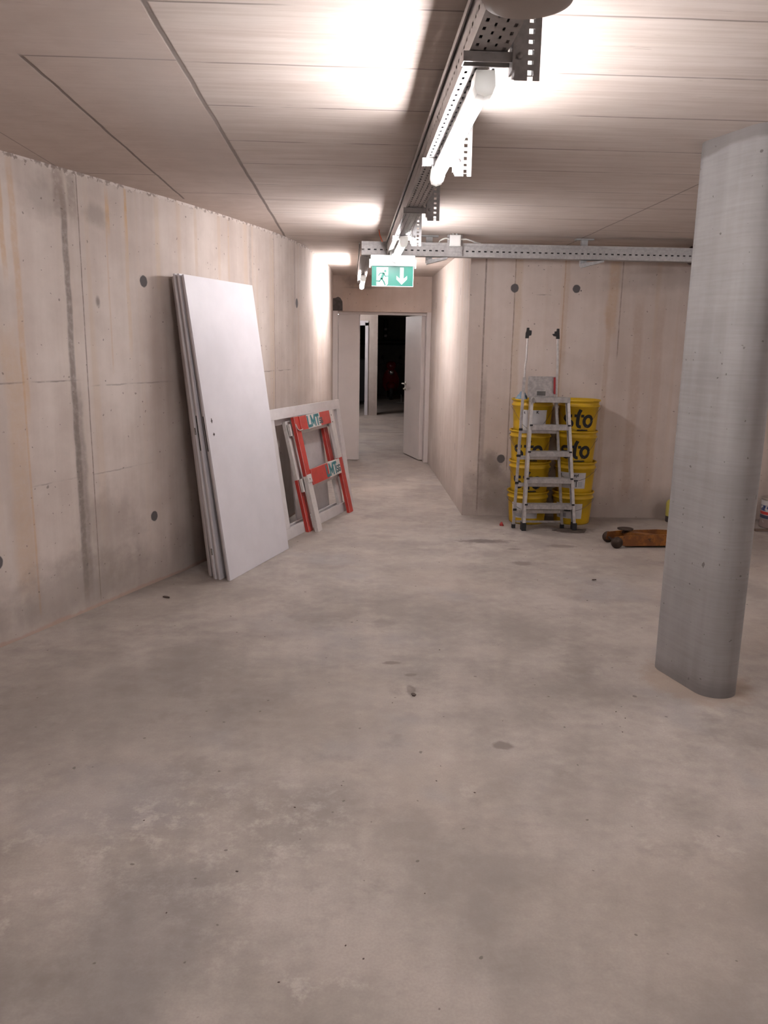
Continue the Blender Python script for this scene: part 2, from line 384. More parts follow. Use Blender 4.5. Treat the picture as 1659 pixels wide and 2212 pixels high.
# ------------------------------------------------------------------ the shell
XR, YB, YF = 6.2, -6.0, 26.0
struct(MB().box(-6.5, 9.0, YB-0.2, YF+0.3, -0.2, 0.0).build('floor', floor_mat()))
struct(MB().box(-6.5, 9.0, YB-0.2, YF+0.3, HC, HC+0.25).build('ceiling', ceiling_mat()))
left_wall()
m_corr = concrete_wall('concrete_corridor', 'y', dict(slots=[(7.95,2.09,0.010,0.035),(9.17,2.08,0.012,0.035),(9.27,0.56,0.012,0.03),(8.00,0.567,0.010,0.035),(10.2,2.06,0.02,0.04)],
    streaks=[(7.36,0.0,2.45,0.012,(0.54,0.43,0.36),0.5),(7.6,0.9,2.4,0.02,(0.5,0.40,0.31),0.4)], warm=0.5, foot=0.35, hi=(0.59,0.525,0.48)))
struct(MB().box(1.066, 1.30, 7.326, 10.79, 0, HC).build('wall_right', m_corr))
m_back = concrete_wall('concrete_back', 'x', dict(
    streaks=[(1.204,0.05,2.45,0.010,(0.21,0.165,0.145),0.8),(1.225,0.25,1.3,0.03,(0.25,0.21,0.19),0.45),(1.468,0.45,2.45,0.008,(0.22,0.17,0.145),0.75),(1.50,1.0,2.45,0.045,(0.50,0.38,0.27),0.5),
             (1.91,1.0,2.45,0.010,(0.42,0.28,0.19),0.7),(1.93,1.4,2.4,0.03,(0.46,0.34,0.25),0.45),(2.35,1.7,2.45,0.07,(0.50,0.34,0.22),0.6),(2.423,1.5,2.45,0.008,(0.25,0.19,0.16),0.7),(2.33,0.3,1.9,0.03,(0.46,0.34,0.26),0.5),(2.6,0.2,2.0,0.06,(0.42,0.31,0.24),0.5),(2.8,0.2,2.0,0.05,(0.44,0.32,0.25),0.4),(3.72,0.2,2.4,0.012,(0.24,0.18,0.15),0.6)],
    stains_and_shade=[(1.32,0.50,0.12,0.10,0.75),(1.35,0.30,0.22,0.18,0.55),(1.42,0.16,0.25,0.14,0.5),(2.75,2.18,0.45,0.10,0.3)],  # last entry paints the crossing tray's shadow on the wall
    plugs=[(1.466,2.084,0.036),(2.018,2.086,0.034),(1.412,0.545,0.037),(2.06,2.07,0.006)],
    slots=[], hlines=[(2.03,1.69,1.77,0.95)], warm=0.45, foot=0.5, lo=(0.50,0.415,0.365), hi=(0.63,0.545,0.495)))
bw = [(1.30,7.326),(1.066,7.326),(3.2,7.235),(XR,7.18),(XR,7.45),(1.30,7.45)]
struct(MB().prism([(1.0661,7.3255),(3.2,7.235),(XR,7.16),(XR,7.5),(1.0661,7.5)], 'z', 0, HC).build('wall_back', m_back))
m_misc = concrete_wall('concrete_plain', 'x', dict(warm=0.35, foot=0.3))
m_miscy = concrete_wall('concrete_plain_side', 'y', dict(warm=0.35, foot=0.3))
struct(MB().box(XR, XR+0.2, YB, 7.5, 0, HC).build('wall_bay', m_miscy))
struct(MB().box(-6.4, XR+0.2, YB-0.2, YB, 0, HC).build('wall_front', m_misc))
struct(MB().box(-6.5, -6.3, YB, 11.2, 0, HC).build('wall_far_left', m_miscy))
# wall over the fire door, with cement patches
m_door_wall = concrete_wall('concrete_door_wall', 'x', dict(stains_and_shade=[(0.2,2.39,0.26,0.085,0.55),(0.2,2.30,0.26,0.012,0.4)], warm=0.2, foot=0.0, lo=(0.54,0.43,0.37), hi=(0.66,0.55,0.485)))
dw = MB()
dw.box(-2.2, -0.225, 10.78, 10.985, 0, HC); dw.box(1.075, 2.6, 10.79, 10.985, 0, HC); dw.box(-0.225, 1.075, 10.78, 10.985, 2.0, HC)
struct(dw.build('wall_door', m_door_wall))
m_patch = plain('dark_mortar', (0.10, 0.088, 0.082), 0.9, var=0.25, sc=20)
mp = MB(); mp.prism([(-0.232,2.003),(-0.105,2.003),(-0.108,2.12),(-0.135,2.165),(-0.165,2.18),(-0.2,2.165),(-0.232,2.16)], 'y', 10.768, 10.782)
struct(mp.build('trim_mortar_patch', m_patch))
# rooms beyond the door
struct(MB().box(-4.2, -4.0, 10.985, YF, 0, HC).build('wall_beyond_left', m_miscy))
struct(MB().box(5.0, 5.2, 10.985, YF, 0, HC).build('wall_beyond_right', m_miscy))
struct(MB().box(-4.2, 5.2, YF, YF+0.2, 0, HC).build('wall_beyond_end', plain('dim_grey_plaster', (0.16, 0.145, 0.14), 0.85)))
pier = MB(); pier.box(0.40, 0.615, 18.3, 18.62, 0, HC); pier.box(-4.0, -0.55, 18.3, 18.5, 0, HC); pier.box(-0.55, 0.40, 18.3, 18.5, 2.06, HC)
struct(pier.build('wall_beyond_pier', m_misc))
M_WHITE = plain('white_paint', (0.66, 0.635, 0.665), 0.45, var=0.03, sc=5)
M_WHITE2 = plain('white_paint_frame', (0.60, 0.565, 0.565), 0.5, var=0.05, sc=9, dirt=(0.36,0.31,0.28), dirt_amt=0.25)
tr = MB(); tr.box(0.33, 0.40, 18.27, 18.3, 0, 2.06); tr.box(-0.55, 0.40, 18.27, 18.3, 2.0, 2.10); tr.box(-0.62, -0.55, 18.27, 18.3, 0, 2.1)
struct(tr.build('trim_2', M_WHITE))

# fire door: frame and two leaves
M_DOOR = plain('door_grey_white', (0.68, 0.625, 0.605), 0.5, var=0.03, sc=3)
M_STEEL = plain('brushed_steel', (0.55, 0.53, 0.50), 0.32, 0.9, var=0.1, sc=30)
M_DARK = plain('dark_gap', (0.03, 0.026, 0.024), 0.8)
fr = MB(); fr.box(1.012, 1.068, 10.775, 10.99, 0, 2.0); fr.box(-0.235, -0.165, 10.775, 10.93, 0, 2.0); fr.box(-0.165, 1.012, 10.90, 10.93, 1.962, 2.003)
struct(fr.build('trim_1', M_DOOR))
d1 = MB(); d1.box(-0.163, 0.116, 10.935, 10.99, 0.008, 1.972, bev=0.004)
d1o = struct(d1.build('door_1', M_DOOR))
MB().box(0.1165, 0.128, 10.965, 10.985, 0.01, 1.97).build('door_rebate', M_DOOR, d1o)
hx = Vector((1.010, 10.955, 0)); fx = Vector((0.845, 11.70, 0)); dd = (fx-hx).normalized()
md = Matrix((dd, Vector((dd.y,-dd.x,0))*-1, Vector((0,0,1)))).transposed().to_4x4(); md.translation = hx
lw = (fx-hx).length
d2 = MB(); d2.box(0, lw, -0.0, 0.055, 0.012, 1.972, bev=0.004)
d2o = struct(d2.build('door_2', M_DOOR)); d2o.matrix_world = md
for sgn, y0 in ((1, 0.055), (-1, 0.0)):
    h = MB()
    h.lathe([(0.026,0),(0.026,0.010),(0,0.010)] if sgn > 0 else [(0,-0.010),(0.026,-0.010),(0.026,0)], (lw-0.065, y0, 1.03), 16, axis='y')
    h.tube([(lw-0.065, y0, 1.03), (lw-0.065, y0+sgn*0.055, 1.03), (lw-0.195, y0+sgn*0.06, 1.03)], 0.010, 8)
    h.build('door_handle', M_STEEL, d2o)
for sgn, y0 in ((1, 0.055), (-1, 0.0)):
    h = MB()
    h.lathe([(0,0.0),(0.024,0),(0.024,0.010),(0.012,0.012),(0.012,0.035),(0,0.035)] if sgn > 0 else [(0,-0.035),(0.012,-0.035),(0.012,-0.012),(0.024,-0.010),(0.024,0),(0,0)], (lw-0.065, y0, 0.955), 16, axis='y')
    h.build('lock_cylinder', M_STEEL, d2o)

# ------------------------------------------------------------------ pillar
def pillar():
    b = NB('precast_concrete', 0.75, 0, 0.3)
    x, y, z = b.sep(b.obj()); v3 = b.obj()
    n1 = b.noise(v3, 1.7, 5, 0.6); hz = b.noise(b.scale(v3, (2, 2, 45)), 1.5, 4, 0.6); vt = b.noise(b.scale(v3, (7, 7, 0.5)), 1.3, 3)
    f = b.m('ADD', b.m('MULTIPLY', n1, 0.45), b.m('ADD', b.m('MULTIPLY', hz, 0.2), b.m('MULTIPLY', vt, 0.35)))
    col = b.ramp2(f, 0.35, 0.65, (0.225, 0.208, 0.203), (0.325, 0.307, 0.302))
    pv = b.ss(b.noise(v3, 42.0, 1, 0.4), 0.745, 0.79)
    col = b.mix(b.m('MULTIPLY', pv, 0.75), col, (0.09, 0.075, 0.07))
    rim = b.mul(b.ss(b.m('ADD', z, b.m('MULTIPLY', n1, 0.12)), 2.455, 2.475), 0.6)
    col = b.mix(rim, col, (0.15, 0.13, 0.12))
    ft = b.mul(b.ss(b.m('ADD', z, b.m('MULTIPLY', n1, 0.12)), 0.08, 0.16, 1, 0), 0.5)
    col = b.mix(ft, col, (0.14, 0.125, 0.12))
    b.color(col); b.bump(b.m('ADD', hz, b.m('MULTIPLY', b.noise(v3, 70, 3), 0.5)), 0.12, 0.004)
    A = Vector((1.712, 3.424)); u = Vector((-0.267, 0.964)); B = A + u*0.255; r = 0.103; pts = []
    a0 = math.atan2(-u.y, -u.x)
    for k in range(25): th = a0 - math.pi/2 + math.pi*k/24; pts.append((A.x+r*math.cos(th), A.y+r*math.sin(th)))
    for k in range(25): th = a0 + math.pi/2 + math.pi*k/24; pts.append((B.x+r*math.cos(th), B.y+r*math.sin(th)))
    mb = MB()
    n = len(pts); vs, fs = mb._add([(p[0],p[1],0) for p in pts]+[(p[0],p[1],HC) for p in pts], [(i,(i+1)%n,n+(i+1)%n,n+i) for i in range(n)], 0, True)
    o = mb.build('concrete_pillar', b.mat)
    tag(o, 'smooth grey concrete pillar with rounded narrow ends standing on the right', 'pillar')
pillar()

# ------------------------------------------------------------------ cable trays, hangers, lamps
def zinc(name, rows=None, c=(0.40, 0.385, 0.38), rough=0.42):
    """galvanised sheet; rows = (run axis, cross axis, pitch, duty, [(offset, half width)])"""
    b = NB(name, rough, 0.35, 0.5)
    x, y, z = b.sep(b.obj()); A = {'x': x, 'y': y, 'z': z}
    sp = b.noise(b.obj(), 45, 3, 0.6); n = b.noise(b.obj(), 4, 4)
    col = b.ramp2(b.m('ADD', b.m('MULTIPLY', sp, 0.6), b.m('MULTIPLY', n, 0.4)), 0.35, 0.65, tuple(q*0.82 for q in c), tuple(q*1.12 for q in c))
    b.color(col); b.put(b.bsdf.inputs['Roughness'], b.ss(sp, 0.3, 0.7, rough-0.08, rough+0.12))
    if rows:
        run, cr, pitch, duty, offs = rows
        ms = []
        for i, (o, hw) in enumerate(offs):
            fr = b.m('FRACT', b.m('ADD', b.m('DIVIDE', A[run], pitch), (i % 2)*0.5 + 100.0))
            mk = b.mul(b.m('LESS_THAN', fr, duty), b.m('LESS_THAN', b.m('ABSOLUTE', b.m('SUBTRACT', A[cr], o)), hw)); ms.append(mk)
        b.holes(b.mx(*ms))
    return b.mat
Z_PLAIN = zinc('galvanised_steel'); Z_DARK = zinc('galvanised_dark', c=(0.44, 0.435, 0.435), rough=0.5)
T0, T1, ZB, ZT = 0.290, 0.386, 2.28, 2.378

def tray(name, label, axis, a0, a1, c0, c1, grp='galvanised cable trays'):
    """axis 'y': runs along y between a0..a1, lies between x=c0..c1"""
    o = empty(name, ((c0+c1)/2, a0, ZB) if axis == 'y' else (a0, (c0+c1)/2, ZB), label, 'cable tray')
    off = o.location
    cr = 'x' if axis == 'y' else 'y'; wd = (c1-c0)
    lo = [(-wd*0.36, 0.004), (-wd*0.12, 0.003), (wd*0.12, 0.003), (wd*0.36, 0.004)]
    mb_ = zinc(name+'_sheet', (axis, cr, 0.05, 0.42, lo)); ms_ = zinc(name+'_side', (axis, 'z', 0.05, 0.42, [(0.044, 0.005)]))
    def bx(m, A0, A1, Cc0, Cc1, z0, z1):
        if axis == 'y': m.box(Cc0-off.x, Cc1-off.x, A0-off.y, A1-off.y, z0-off.z, z1-off.z)
        else: m.box(A0-off.x, A1-off.x, Cc0-off.y, Cc1-off.y, z0-off.z, z1-off.z)
        return m
    bx(MB(), a0, a1, c0, c1, ZB, ZB+0.0015).build('tray_bottom', mb_, o)
    bx(MB(), a0, a1, c0, c0+0.0015, ZB+0.0015, ZT).build('side_flange', ms_, o)
    bx(MB(), a0, a1, c1-0.0015, c1, ZB+0.0015, ZT).build('side_flange', ms_, o)
    for s_, c in ((-1, c0), (1, c1)):
        m = MB(); bx(m, a0, a1, min(c, c+s_*0.010), max(c, c+s_*0.010), ZT, ZT+0.008); bx(m, a0, a1, min(c+s_*0.007, c+s_*0.010), max(c+s_*0.007, c+s_*0.010), ZT-0.012, ZT); m.build('rolled_rim', Z_PLAIN, o)
    return o
tray('cable_tray', 'long perforated galvanised cable tray running under the ceiling down the middle of the aisle', 'y', -4.5, 6.70, T0, T1)
tray('cable_tray', 'galvanised cable tray crossing in front of the back wall towards the pillar', 'x', 0.085, XR-0.3, 6.735, 6.825)
tray('cable_tray', 'short cable tray running down the corridor behind the exit sign', 'y', 6.85, 9.75, 0.075, 0.165)
M_FILLER = plain('black_tray_filler', (0.03, 0.03, 0.033), 0.5)
for a, c, lb in (((0.338,-4.4,2.3095),(0.338,6.62,2.3095),'added black filler tube darkening the slots of the long tray'), ((0.12,6.78,2.3095),(XR-0.4,6.78,2.3095),'added black filler tube darkening the slots of the crossing tray'), ((0.12,6.9,2.3095),(0.12,9.7,2.3095),'added black filler tube darkening the slots of the corridor tray')):
    tag(MB().tube([a, c], 0.027, 10).build('cable', M_FILLER), lb, 'cable')  # tubes added inside the trays so their slots look dark
def hanger(Y0, bottom, label, grp='slotted hangers beside the long tray', xl=0.402, xr=0.466):
    """slotted channel hanging from the ceiling on the right of the tray with an arm below the tray"""
    o = empty('tray_hanger', (xl, Y0, HC), label, 'hanger')
    dep = 0.036; L = HC - bottom
    m = MB(); w = xr-xl
    yb0 = 0.0
    # front plate made of two strips and bars leaving real slots
    m.box(0, 0.033, 0, 0.003, -L, 0); m.box(0.047, w, 0, 0.003, -L, 0)
    z = -L+0.0; k = 0
    segs = []; zz = -L+0.012
    while zz < -0.03:
        hgt = 0.012 if k % 2 == 0 else 0.009
        segs.append((zz, zz+hgt)); zz += hgt+0.013; k += 1
    prev = -L+0.010
    for a, c in segs:
        m.box(0.033, 0.047, 0, 0.003, prev, a); prev = c
    m.box(0.033, 0.047, 0, 0.003, prev, 0)
    m.box(0, 0.003, 0.003, dep, -L+0.012, 0); m.box(w-0.003, w, 0.003, dep, -L+0.020, 0)
    m.box(0, 0.014, dep-0.003, dep, -L+0.012, 0); m.box(w-0.014, w, dep-0.003, dep, -L+0.02, 0)
    m.build('slotted_channel', Z_DARK, o)
    a = MB(); ax0 = T0-0.012-xl
    zt = ZB-0.0015-HC
    a.box(ax0, 0.0, 0.006, 0.046, zt-0.004, zt, bev=0.001); a.box(ax0, 0.0, 0.006, 0.011, zt-0.024, zt-0.004); a.box(ax0, 0.0, 0.041, 0.046, zt-0.024, zt-0.004)
    a.box(ax0-0.003, ax0, 0.006, 0.046, zt-0.024, zt)
    a.build('support_arm', Z_DARK, o)
    b = MB(); b.box(-0.006, 0.0, -0.006, dep+0.012, zt-0.045, zt+0.03); b.lathe([(0,-0.008),(0.008,-0.008),(0.008,0.0),(0,0.0)], (0.012, 0.0, zt-0.012), 6, axis='y'); b.build('arm_bolt_plate', Z_PLAIN, o)
    return o
hanger(2.14, 2.212, 'nearest slotted steel hanger holding the long tray, in front of the first tube lamp')
hanger(3.285, 2.212, 'bright slotted steel hanger at the far end of the nearest tube lamp')
hanger(4.42, 2.212, 'slotted steel hanger midway between the first and second tube lamps')
hanger(5.52, 2.212, 'slotted steel hanger beside the second tube lamp next to the junction box')
hanger(1.02, 2.212, 'slotted steel hanger of the long tray above the top edge of the view')

def cross_hanger(X0, label):
    o = empty('ceiling_bracket', (X0, 6.86, HC), label, 'bracket', None)
    m = MB(); m.box(-0.075, 0.075, -0.035, 0.035, -0.010, 0, bev=0.002); m.build('head_plate', Z_DARK, o)
    m = MB(); m.box(-0.026, 0.026, -0.02, -0.017, -0.22, -0.01); m.box(-0.026, -0.023, -0.017, 0.02, -0.22, -0.01); m.box(0.023, 0.026, -0.017, 0.02, -0.22, -0.01); m.build('drop_channel', Z_DARK, o)
    m = MB(); m.prism([(-0.023,-0.20),(0.14,-0.178),(0.14,-0.192),(-0.023,-0.235)], 'y', -0.125, -0.02); m.build('support_arm', Z_DARK, o)
    return o
cross_hanger(0.645, 'ceiling bracket holding the crossing tray left of the junction box')
cross_hanger(1.94, 'ceiling bracket holding the crossing tray above the ladder')

M_TUBE = bpy.data.materials.new('lit_tube'); M_TUBE.use_nodes = True
nt = M_TUBE.node_tree; nt.nodes.clear(); e = nt.nodes.new('ShaderNodeEmission'); oo = nt.nodes.new('ShaderNodeOutputMaterial')
e.inputs[0].default_value = (*LAMP_COL, 1); e.inputs[1].default_value = LAMP_E; nt.links.new(e.outputs[0], oo.inputs[0])
M_PLASTIC = plain('grey_white_plastic', (0.66, 0.66, 0.64), 0.4, var=0.04)
_b = NB('translucent_cap', 0.4); _b.color((0.78, 0.78, 0.75)); _t = _b.nt.nodes.new('ShaderNodeBsdfTranslucent'); _t.inputs[0].default_value = (0.8, 0.8, 0.78, 1)
_m = _b.nt.nodes.new('ShaderNodeMixShader'); _m.inputs[0].default_value = 0.012; _b.nt.links.new(_b.bsdf.outputs[0], _m.inputs[1]); _b.nt.links.new(_t.outputs[0], _m.inputs[2]); _b.nt.links.new(_m.outputs[0], _b.out.inputs[0]); M_CAP = _b.mat
def tube_lamp(x, y0, y1, z, label, top=ZB, rot=0.0):
    o = empty('tube_lamp', (x, y0, z), label, 'lamp', None); o.rotation_euler = (0, 0, rot)
    L = y1-y0
    m = MB(); m.tube([(0, 0.03, 0), (0, L-0.03, 0)], 0.0205, 16); m.build('lit_tube', M_TUBE, o)
    m = MB(); m.box(-0.020, 0.020, 0.02, L-0.02, 0.0235, 0.036, bev=0.003); m.build('lamp_body', M_PLASTIC, o)
    for a, c, nm in ((-0.005, 0.078, 'end_cap'), (L-0.063, L, 'end_cap')):
        m = MB()
        m.prism([(-0.024,0.036),(0.024,0.036),(0.027,0.0),(0.020,-0.020),(0,-0.027),(-0.020,-0.020),(-0.027,0.0)], 'y', a, c); m.build(nm, M_CAP, o)
    for yy in (0.25, L-0.25): MB().box(-0.012, 0.012, yy-0.02, yy+0.02, 0.0362, top-z-0.0005).build('clip', Z_PLAIN, o)
    return o
tube_lamp(0.339, 2.20, 3.37, 2.215, 'lit fluorescent tube lamp hanging under the long tray nearest the camera')
tube_lamp(0.340, 5.35, 6.40, 2.215, 'lit tube lamp under the long tray just in front of the exit sign')
tube_lamp(0.125, 8.25, 9.42, 2.211, 'lit tube lamp in the corridor mostly hidden behind the exit sign')
tube_lamp(0.330, -0.72, 0.45, 2.211, 'lit tube lamp under the tray behind the camera')
tube_lamp(0.330, -4.20, -3.03, 2.222, 'lit tube lamp under the tray at the far end behind the camera')
tube_lamp(0.02, 17.1, 18.25, 2.205, 'lit tube lamp in front of the concrete pier beyond the open door', HC, math.pi/2)
tube_lamp(4.50, 3.3, 4.47, 2.2, 'added unseen tube lamp over the bay right of the pillar, brightening the back wall', HC)  # added lamp out of view, brightens the back wall and floor
tube_lamp(4.60, -1.6, -0.43, 2.2, 'added unseen tube lamp behind and right of the camera, lifting the general light', HC)  # second added lamp out of view, raises the ambient light
tube_lamp(-0.75, 12.9, 14.05, 2.205, 'added unseen tube lamp behind the wall left of the door, lighting the room beyond', HC)  # added hidden lamp, lights the open leaf and the floor beyond

# round fixture at the top edge
m_drum = plain('beige_grey_plastic', (0.42, 0.38, 0.35), 0.55, var=0.03, sc=3)
o = empty('round_fixture', (0.333, 1.665, ZB), 'round pale grey drum fixture under the long tray at the top edge', 'ceiling fixture')
MB().lathe([(0,0),(0.075,0),(0.085,-0.008),(0.090,-0.03),(0.090,-0.062),(0.084,-0.074),(0.068,-0.08),(0,-0.081)], (0,0,-0.0008), 48).build('drum_housing', m_drum, o)
MB().lathe([(0.0905,-0.028),(0.0925,-0.028),(0.0925,-0.036),(0.0905,-0.036)], (0,0,0), 48).build('seam_ring', M_PLASTIC, o)

# exit sign ------------------------------------------------------------------
def emit(name, c, s):
    b = NB(name, 0.4); b.color(c); b.put(b.bsdf.inputs['Emission Color'], (*c, 1)); b.bsdf.inputs['Emission Strength'].default_value = s; return b.mat
M_GREEN = emit('sign_green', (0.006, 0.115, 0.085), 0.06); M_SIGNW = emit('sign_white', (0.62, 0.68, 0.66), 0.06); M_SIGNH = emit('sign_housing_glow', (0.86, 0.88, 0.88), 0.10)  # housing glow stands in for the near lamp shining on it
ES = empty('exit_sign', (0.318, 6.46, 2.25), 'green lit exit sign with running figure and arrow hanging where the trays meet', 'exit sign')
m = MB(); m.box(-0.165, 0.180, -0.032, 0.032, -0.080, 0.0, bev=0.006); m.box(-0.175, -0.165, -0.02, 0.02, -0.095, -0.03); m.box(0.18, 0.19, -0.02, 0.02, -0.095, -0.03); m.build('sign_housing', M_SIGNH, ES)
m = MB(); m.box(-0.014, 0.014, -0.012, 0.012, 0.0, ZB-2.25-0.0002); m.build('mounting_stem', M_PLASTIC, ES)
m = MB(); m.box(-0.155, 0.170, -0.007, 0.007, -0.232, -0.080); m.build('sign_panel', M_GREEN, ES)
pic = MB(); yf = -0.0085
def P2(pts, mb=pic): mb.prism(pts, 'y', yf, yf+0.0014)
def stroke(mb, pts, wd):
    for a, c in zip(pts, pts[1:]):
        a, c = Vector(a), Vector(c); t = (c-a).normalized(); n = Vector((-t.y, t.x))*wd/2; e_ = t*wd*0.25
        mb.prism([tuple(a-n-e_), tuple(c-n+e_), tuple(c+n+e_), tuple(a+n-e_)], 'y', yf-0.0008, yf+0.0006)
P2([(-0.118,-0.09),(-0.028,-0.09),(-0.028,-0.215),(-0.04,-0.226),(-0.118,-0.226)])
pic.build('white_doorway_symbol', M_SIGNW, ES)
fig = MB()
stroke(fig, [(-0.062,-0.135),(-0.078,-0.175)], 0.020); stroke(fig, [(-0.078,-0.175),(-0.060,-0.198),(-0.050,-0.222)], 0.011)
stroke(fig, [(-0.080,-0.175),(-0.094,-0.196),(-0.125,-0.193)], 0.010); stroke(fig, [(-0.062,-0.137),(-0.048,-0.158),(-0.026,-0.156)], 0.008); stroke(fig, [(-0.064,-0.134),(-0.090,-0.135),(-0.102,-0.152)], 0.008)
hd = [(-0.050+0.010*math.cos(t*math.pi/8), -0.118+0.010*math.sin(t*math.pi/8)) for t in range(16)]
fig.prism(hd, 'y', yf-0.0008, yf+0.0006)
fig.build('running_figure_symbol', M_GREEN, ES)
ar = MB(); ar.prism([(0.066,-0.09),(0.094,-0.09),(0.094,-0.175),(0.121,-0.152),(0.121,-0.178),(0.080,-0.218),(0.039,-0.178),(0.039,-0.152),(0.066,-0.175)], 'y', yf, yf+0.0014)
ar.build('down_arrow_symbol', M_SIGNW, ES)
fb = MB(); fb.box(-0.155, 0.172, -0.0085, -0.0071, -0.234, -0.2300); fb.box(0.168, 0.172, -0.0085, -0.0071, -0.2300, -0.082); fb.build('sign_edge', M_SIGNW, ES)

# junction box, cables --------------------------------------------------------
JB = empty('junction_box', (0.84, 6.72, 2.40), 'white square junction box on the crossing tray', 'junction box')
MB().box(-0.046, 0.046, -0.044, -0.004, -0.045, 0.045, bev=0.006).build('box_body', M_PLASTIC, JB)
MB().box(-0.040, 0.040, -0.050, -0.044, -0.039, 0.039, bev=0.003).build('box_lid', plain('white_plastic', (0.70,0.69,0.67), 0.4), JB)
m = MB(); m.box(-0.062, 0.062, -0.004, -0.001, -0.115, 0.048); m.box(-0.05, 0.05, -0.012, -0.004, -0.085, -0.068); m.build('mounting_plate', Z_PLAIN, JB)
for sx in (-0.02, 0.012): MB().tube([(sx, -0.024, 0.044), (sx, -0.024, 0.066)], 0.006, 8).build('cable_gland', M_PLASTIC, JB)
M_WCAB = plain('white_cable', (0.66, 0.65, 0.62), 0.5)
tag(MB().tube([(0.793,6.70,2.412),(0.765,6.70,2.418),(0.742,6.705,2.412),(0.722,6.715,2.402),(0.715,6.76,2.3925)], 0.006, 8).build('cable', M_WCAB), 'white cable looping from the left of the junction box into the crossing tray', 'cable')
tag(MB().tube([(0.887,6.70,2.412),(0.93,6.70,2.414),(0.97,6.71,2.406),(1.01,6.74,2.3955),(1.06,6.78,2.3930)], 0.006, 8).build('cable', M_WCAB), 'white cable curving from the right of the junction box into the crossing tray', 'cable')
tag(MB().tube([(0.218,6.56,2.4545),(0.225,6.55,2.41),(0.246,6.54,2.36)], 0.004, 8).build('marker_wire', plain('orange_red_wire', (0.55,0.10,0.04), 0.5)), 'short orange red wire hanging from the ceiling left of the long tray', 'wire')
tag(MB().tube([(2.86,7.06,2.36),(2.93,7.05,2.365),(3.6,7.02,2.36),(5.5,6.98,2.36)], [0.02,0.078,0.078,0.078], 20).build('drain_pipe', plain('dark_red_pipe', (0.045,0.012,0.012), 0.4)), 'dark red pipe behind the crossing tray beside the pillar', 'pipe')

# ------------------------------------------------------------------ leaning white doors
M_EDGE = NB('door_edge_wood', 0.6)
_b = M_EDGE; _v = _b.obj(); _b.color(_b.ramp2(_b.noise(_b.scale(_v, (60, 1.2, 40)), 1.0, 4), 0.3, 0.7, (0.43,0.385,0.375), (0.58,0.545,0.54))); M_EDGE = _b.mat
DOORD, NRM = Vector((0.347, 0.938, 0)), Vector((0.938, -0.347, 0))
def lean_door(name, off_n, off_s, lean, label, holes=False, slot=None, marks=(), W=0.935, HT=2.0, th=0.031):
    base = Vector((-0.793, 5.151, 0)) + NRM*off_n + DOORD*off_s
    zc = th*lean/2.0          # keep the back edge on the floor plane
    mt = plane_mtx(base + Vector((0,0,0.001)), DOORD, lean, HT)
    o = empty(name, None, label, 'door', None, mtx=mt)
    # main leaf (front lip) and rebated back part
    b1 = 0.011
    lf = MB(); lf.box(0, W, 0, HT, -0.014, 0, bev=0.0012)
    lf.build('face_panel', M_WHITE, o)
    co = MB(); co.box(b1, W-b1, 0.0, HT-0.014, -th, -0.0142, bev=0.001)
    co.build('core_edge', M_EDGE, o)
    if holes:
        k = MB()
        k.prism([(0.070+0.006*math.cos(t*math.pi/8), 1.070+0.017*math.sin(t*math.pi/8)) for t in range(16)], 'z', 0.0001, 0.0008)
        k.prism([(0.070+0.013*math.cos(t*math.pi/8), 1.068+0.0035*math.sin(t*math.pi/8)) for t in range(16)], 'z', 0.0001, 0.0009)
        k.build('handle_cutout', plain('shadow_brown', (0.08,0.06,0.06), 0.9), o)
        k = MB()
        k.prism([(0.074+0.0055*math.cos(t*math.pi/8), 0.980+0.0115*math.sin(t*math.pi/8)) for t in range(16)], 'z', 0.0001, 0.0008)
        k.prism([(0.074+0.0125*math.cos(t*math.pi/8), 0.980+0.005*math.sin(t*math.pi/8)) for t in range(16)], 'z', 0.0001, 0.0009)
        k.build('key_cutout', plain('shadow_brown_key', (0.08,0.06,0.06), 0.9), o)
    if slot:
        k = MB(); k.box(b1-0.0008, b1, slot-0.115, slot+0.115, -0.0275, -0.0185); k.build('lock_slot', M_DARK, o)
    for i, mk in enumerate(marks):
        k = MB(); k.box(-0.0012, -0.0004, mk-0.022, mk+0.022, -0.0125, -0.0025, 1); k.box(-0.002, -0.0012, mk-0.020, mk+0.020, -0.009, -0.006, 0); k.build('hinge_pocket', [M_STEEL, M_DARK], o)
    return o
lean_door('white_door', 0.0, 0.0, 0.279, 'front white door of the leaning stack, with key cutouts in its face', True, slot=0.99)
lean_door('white_door', -0.072, 0.0, 0.240, 'white door directly behind the front door of the leaning stack', slot=0.99)
lean_door('white_door', -0.1065, 0.004, 0.2385, 'third white door from the front of the leaning stack, a steel plate in its edge', marks=(1.0, 0.19))
lean_door('white_door', -0.170, 0.055, 0.207, 'rearmost white door of the leaning stack, against the concrete wall', marks=(1.62,), HT=1.985)

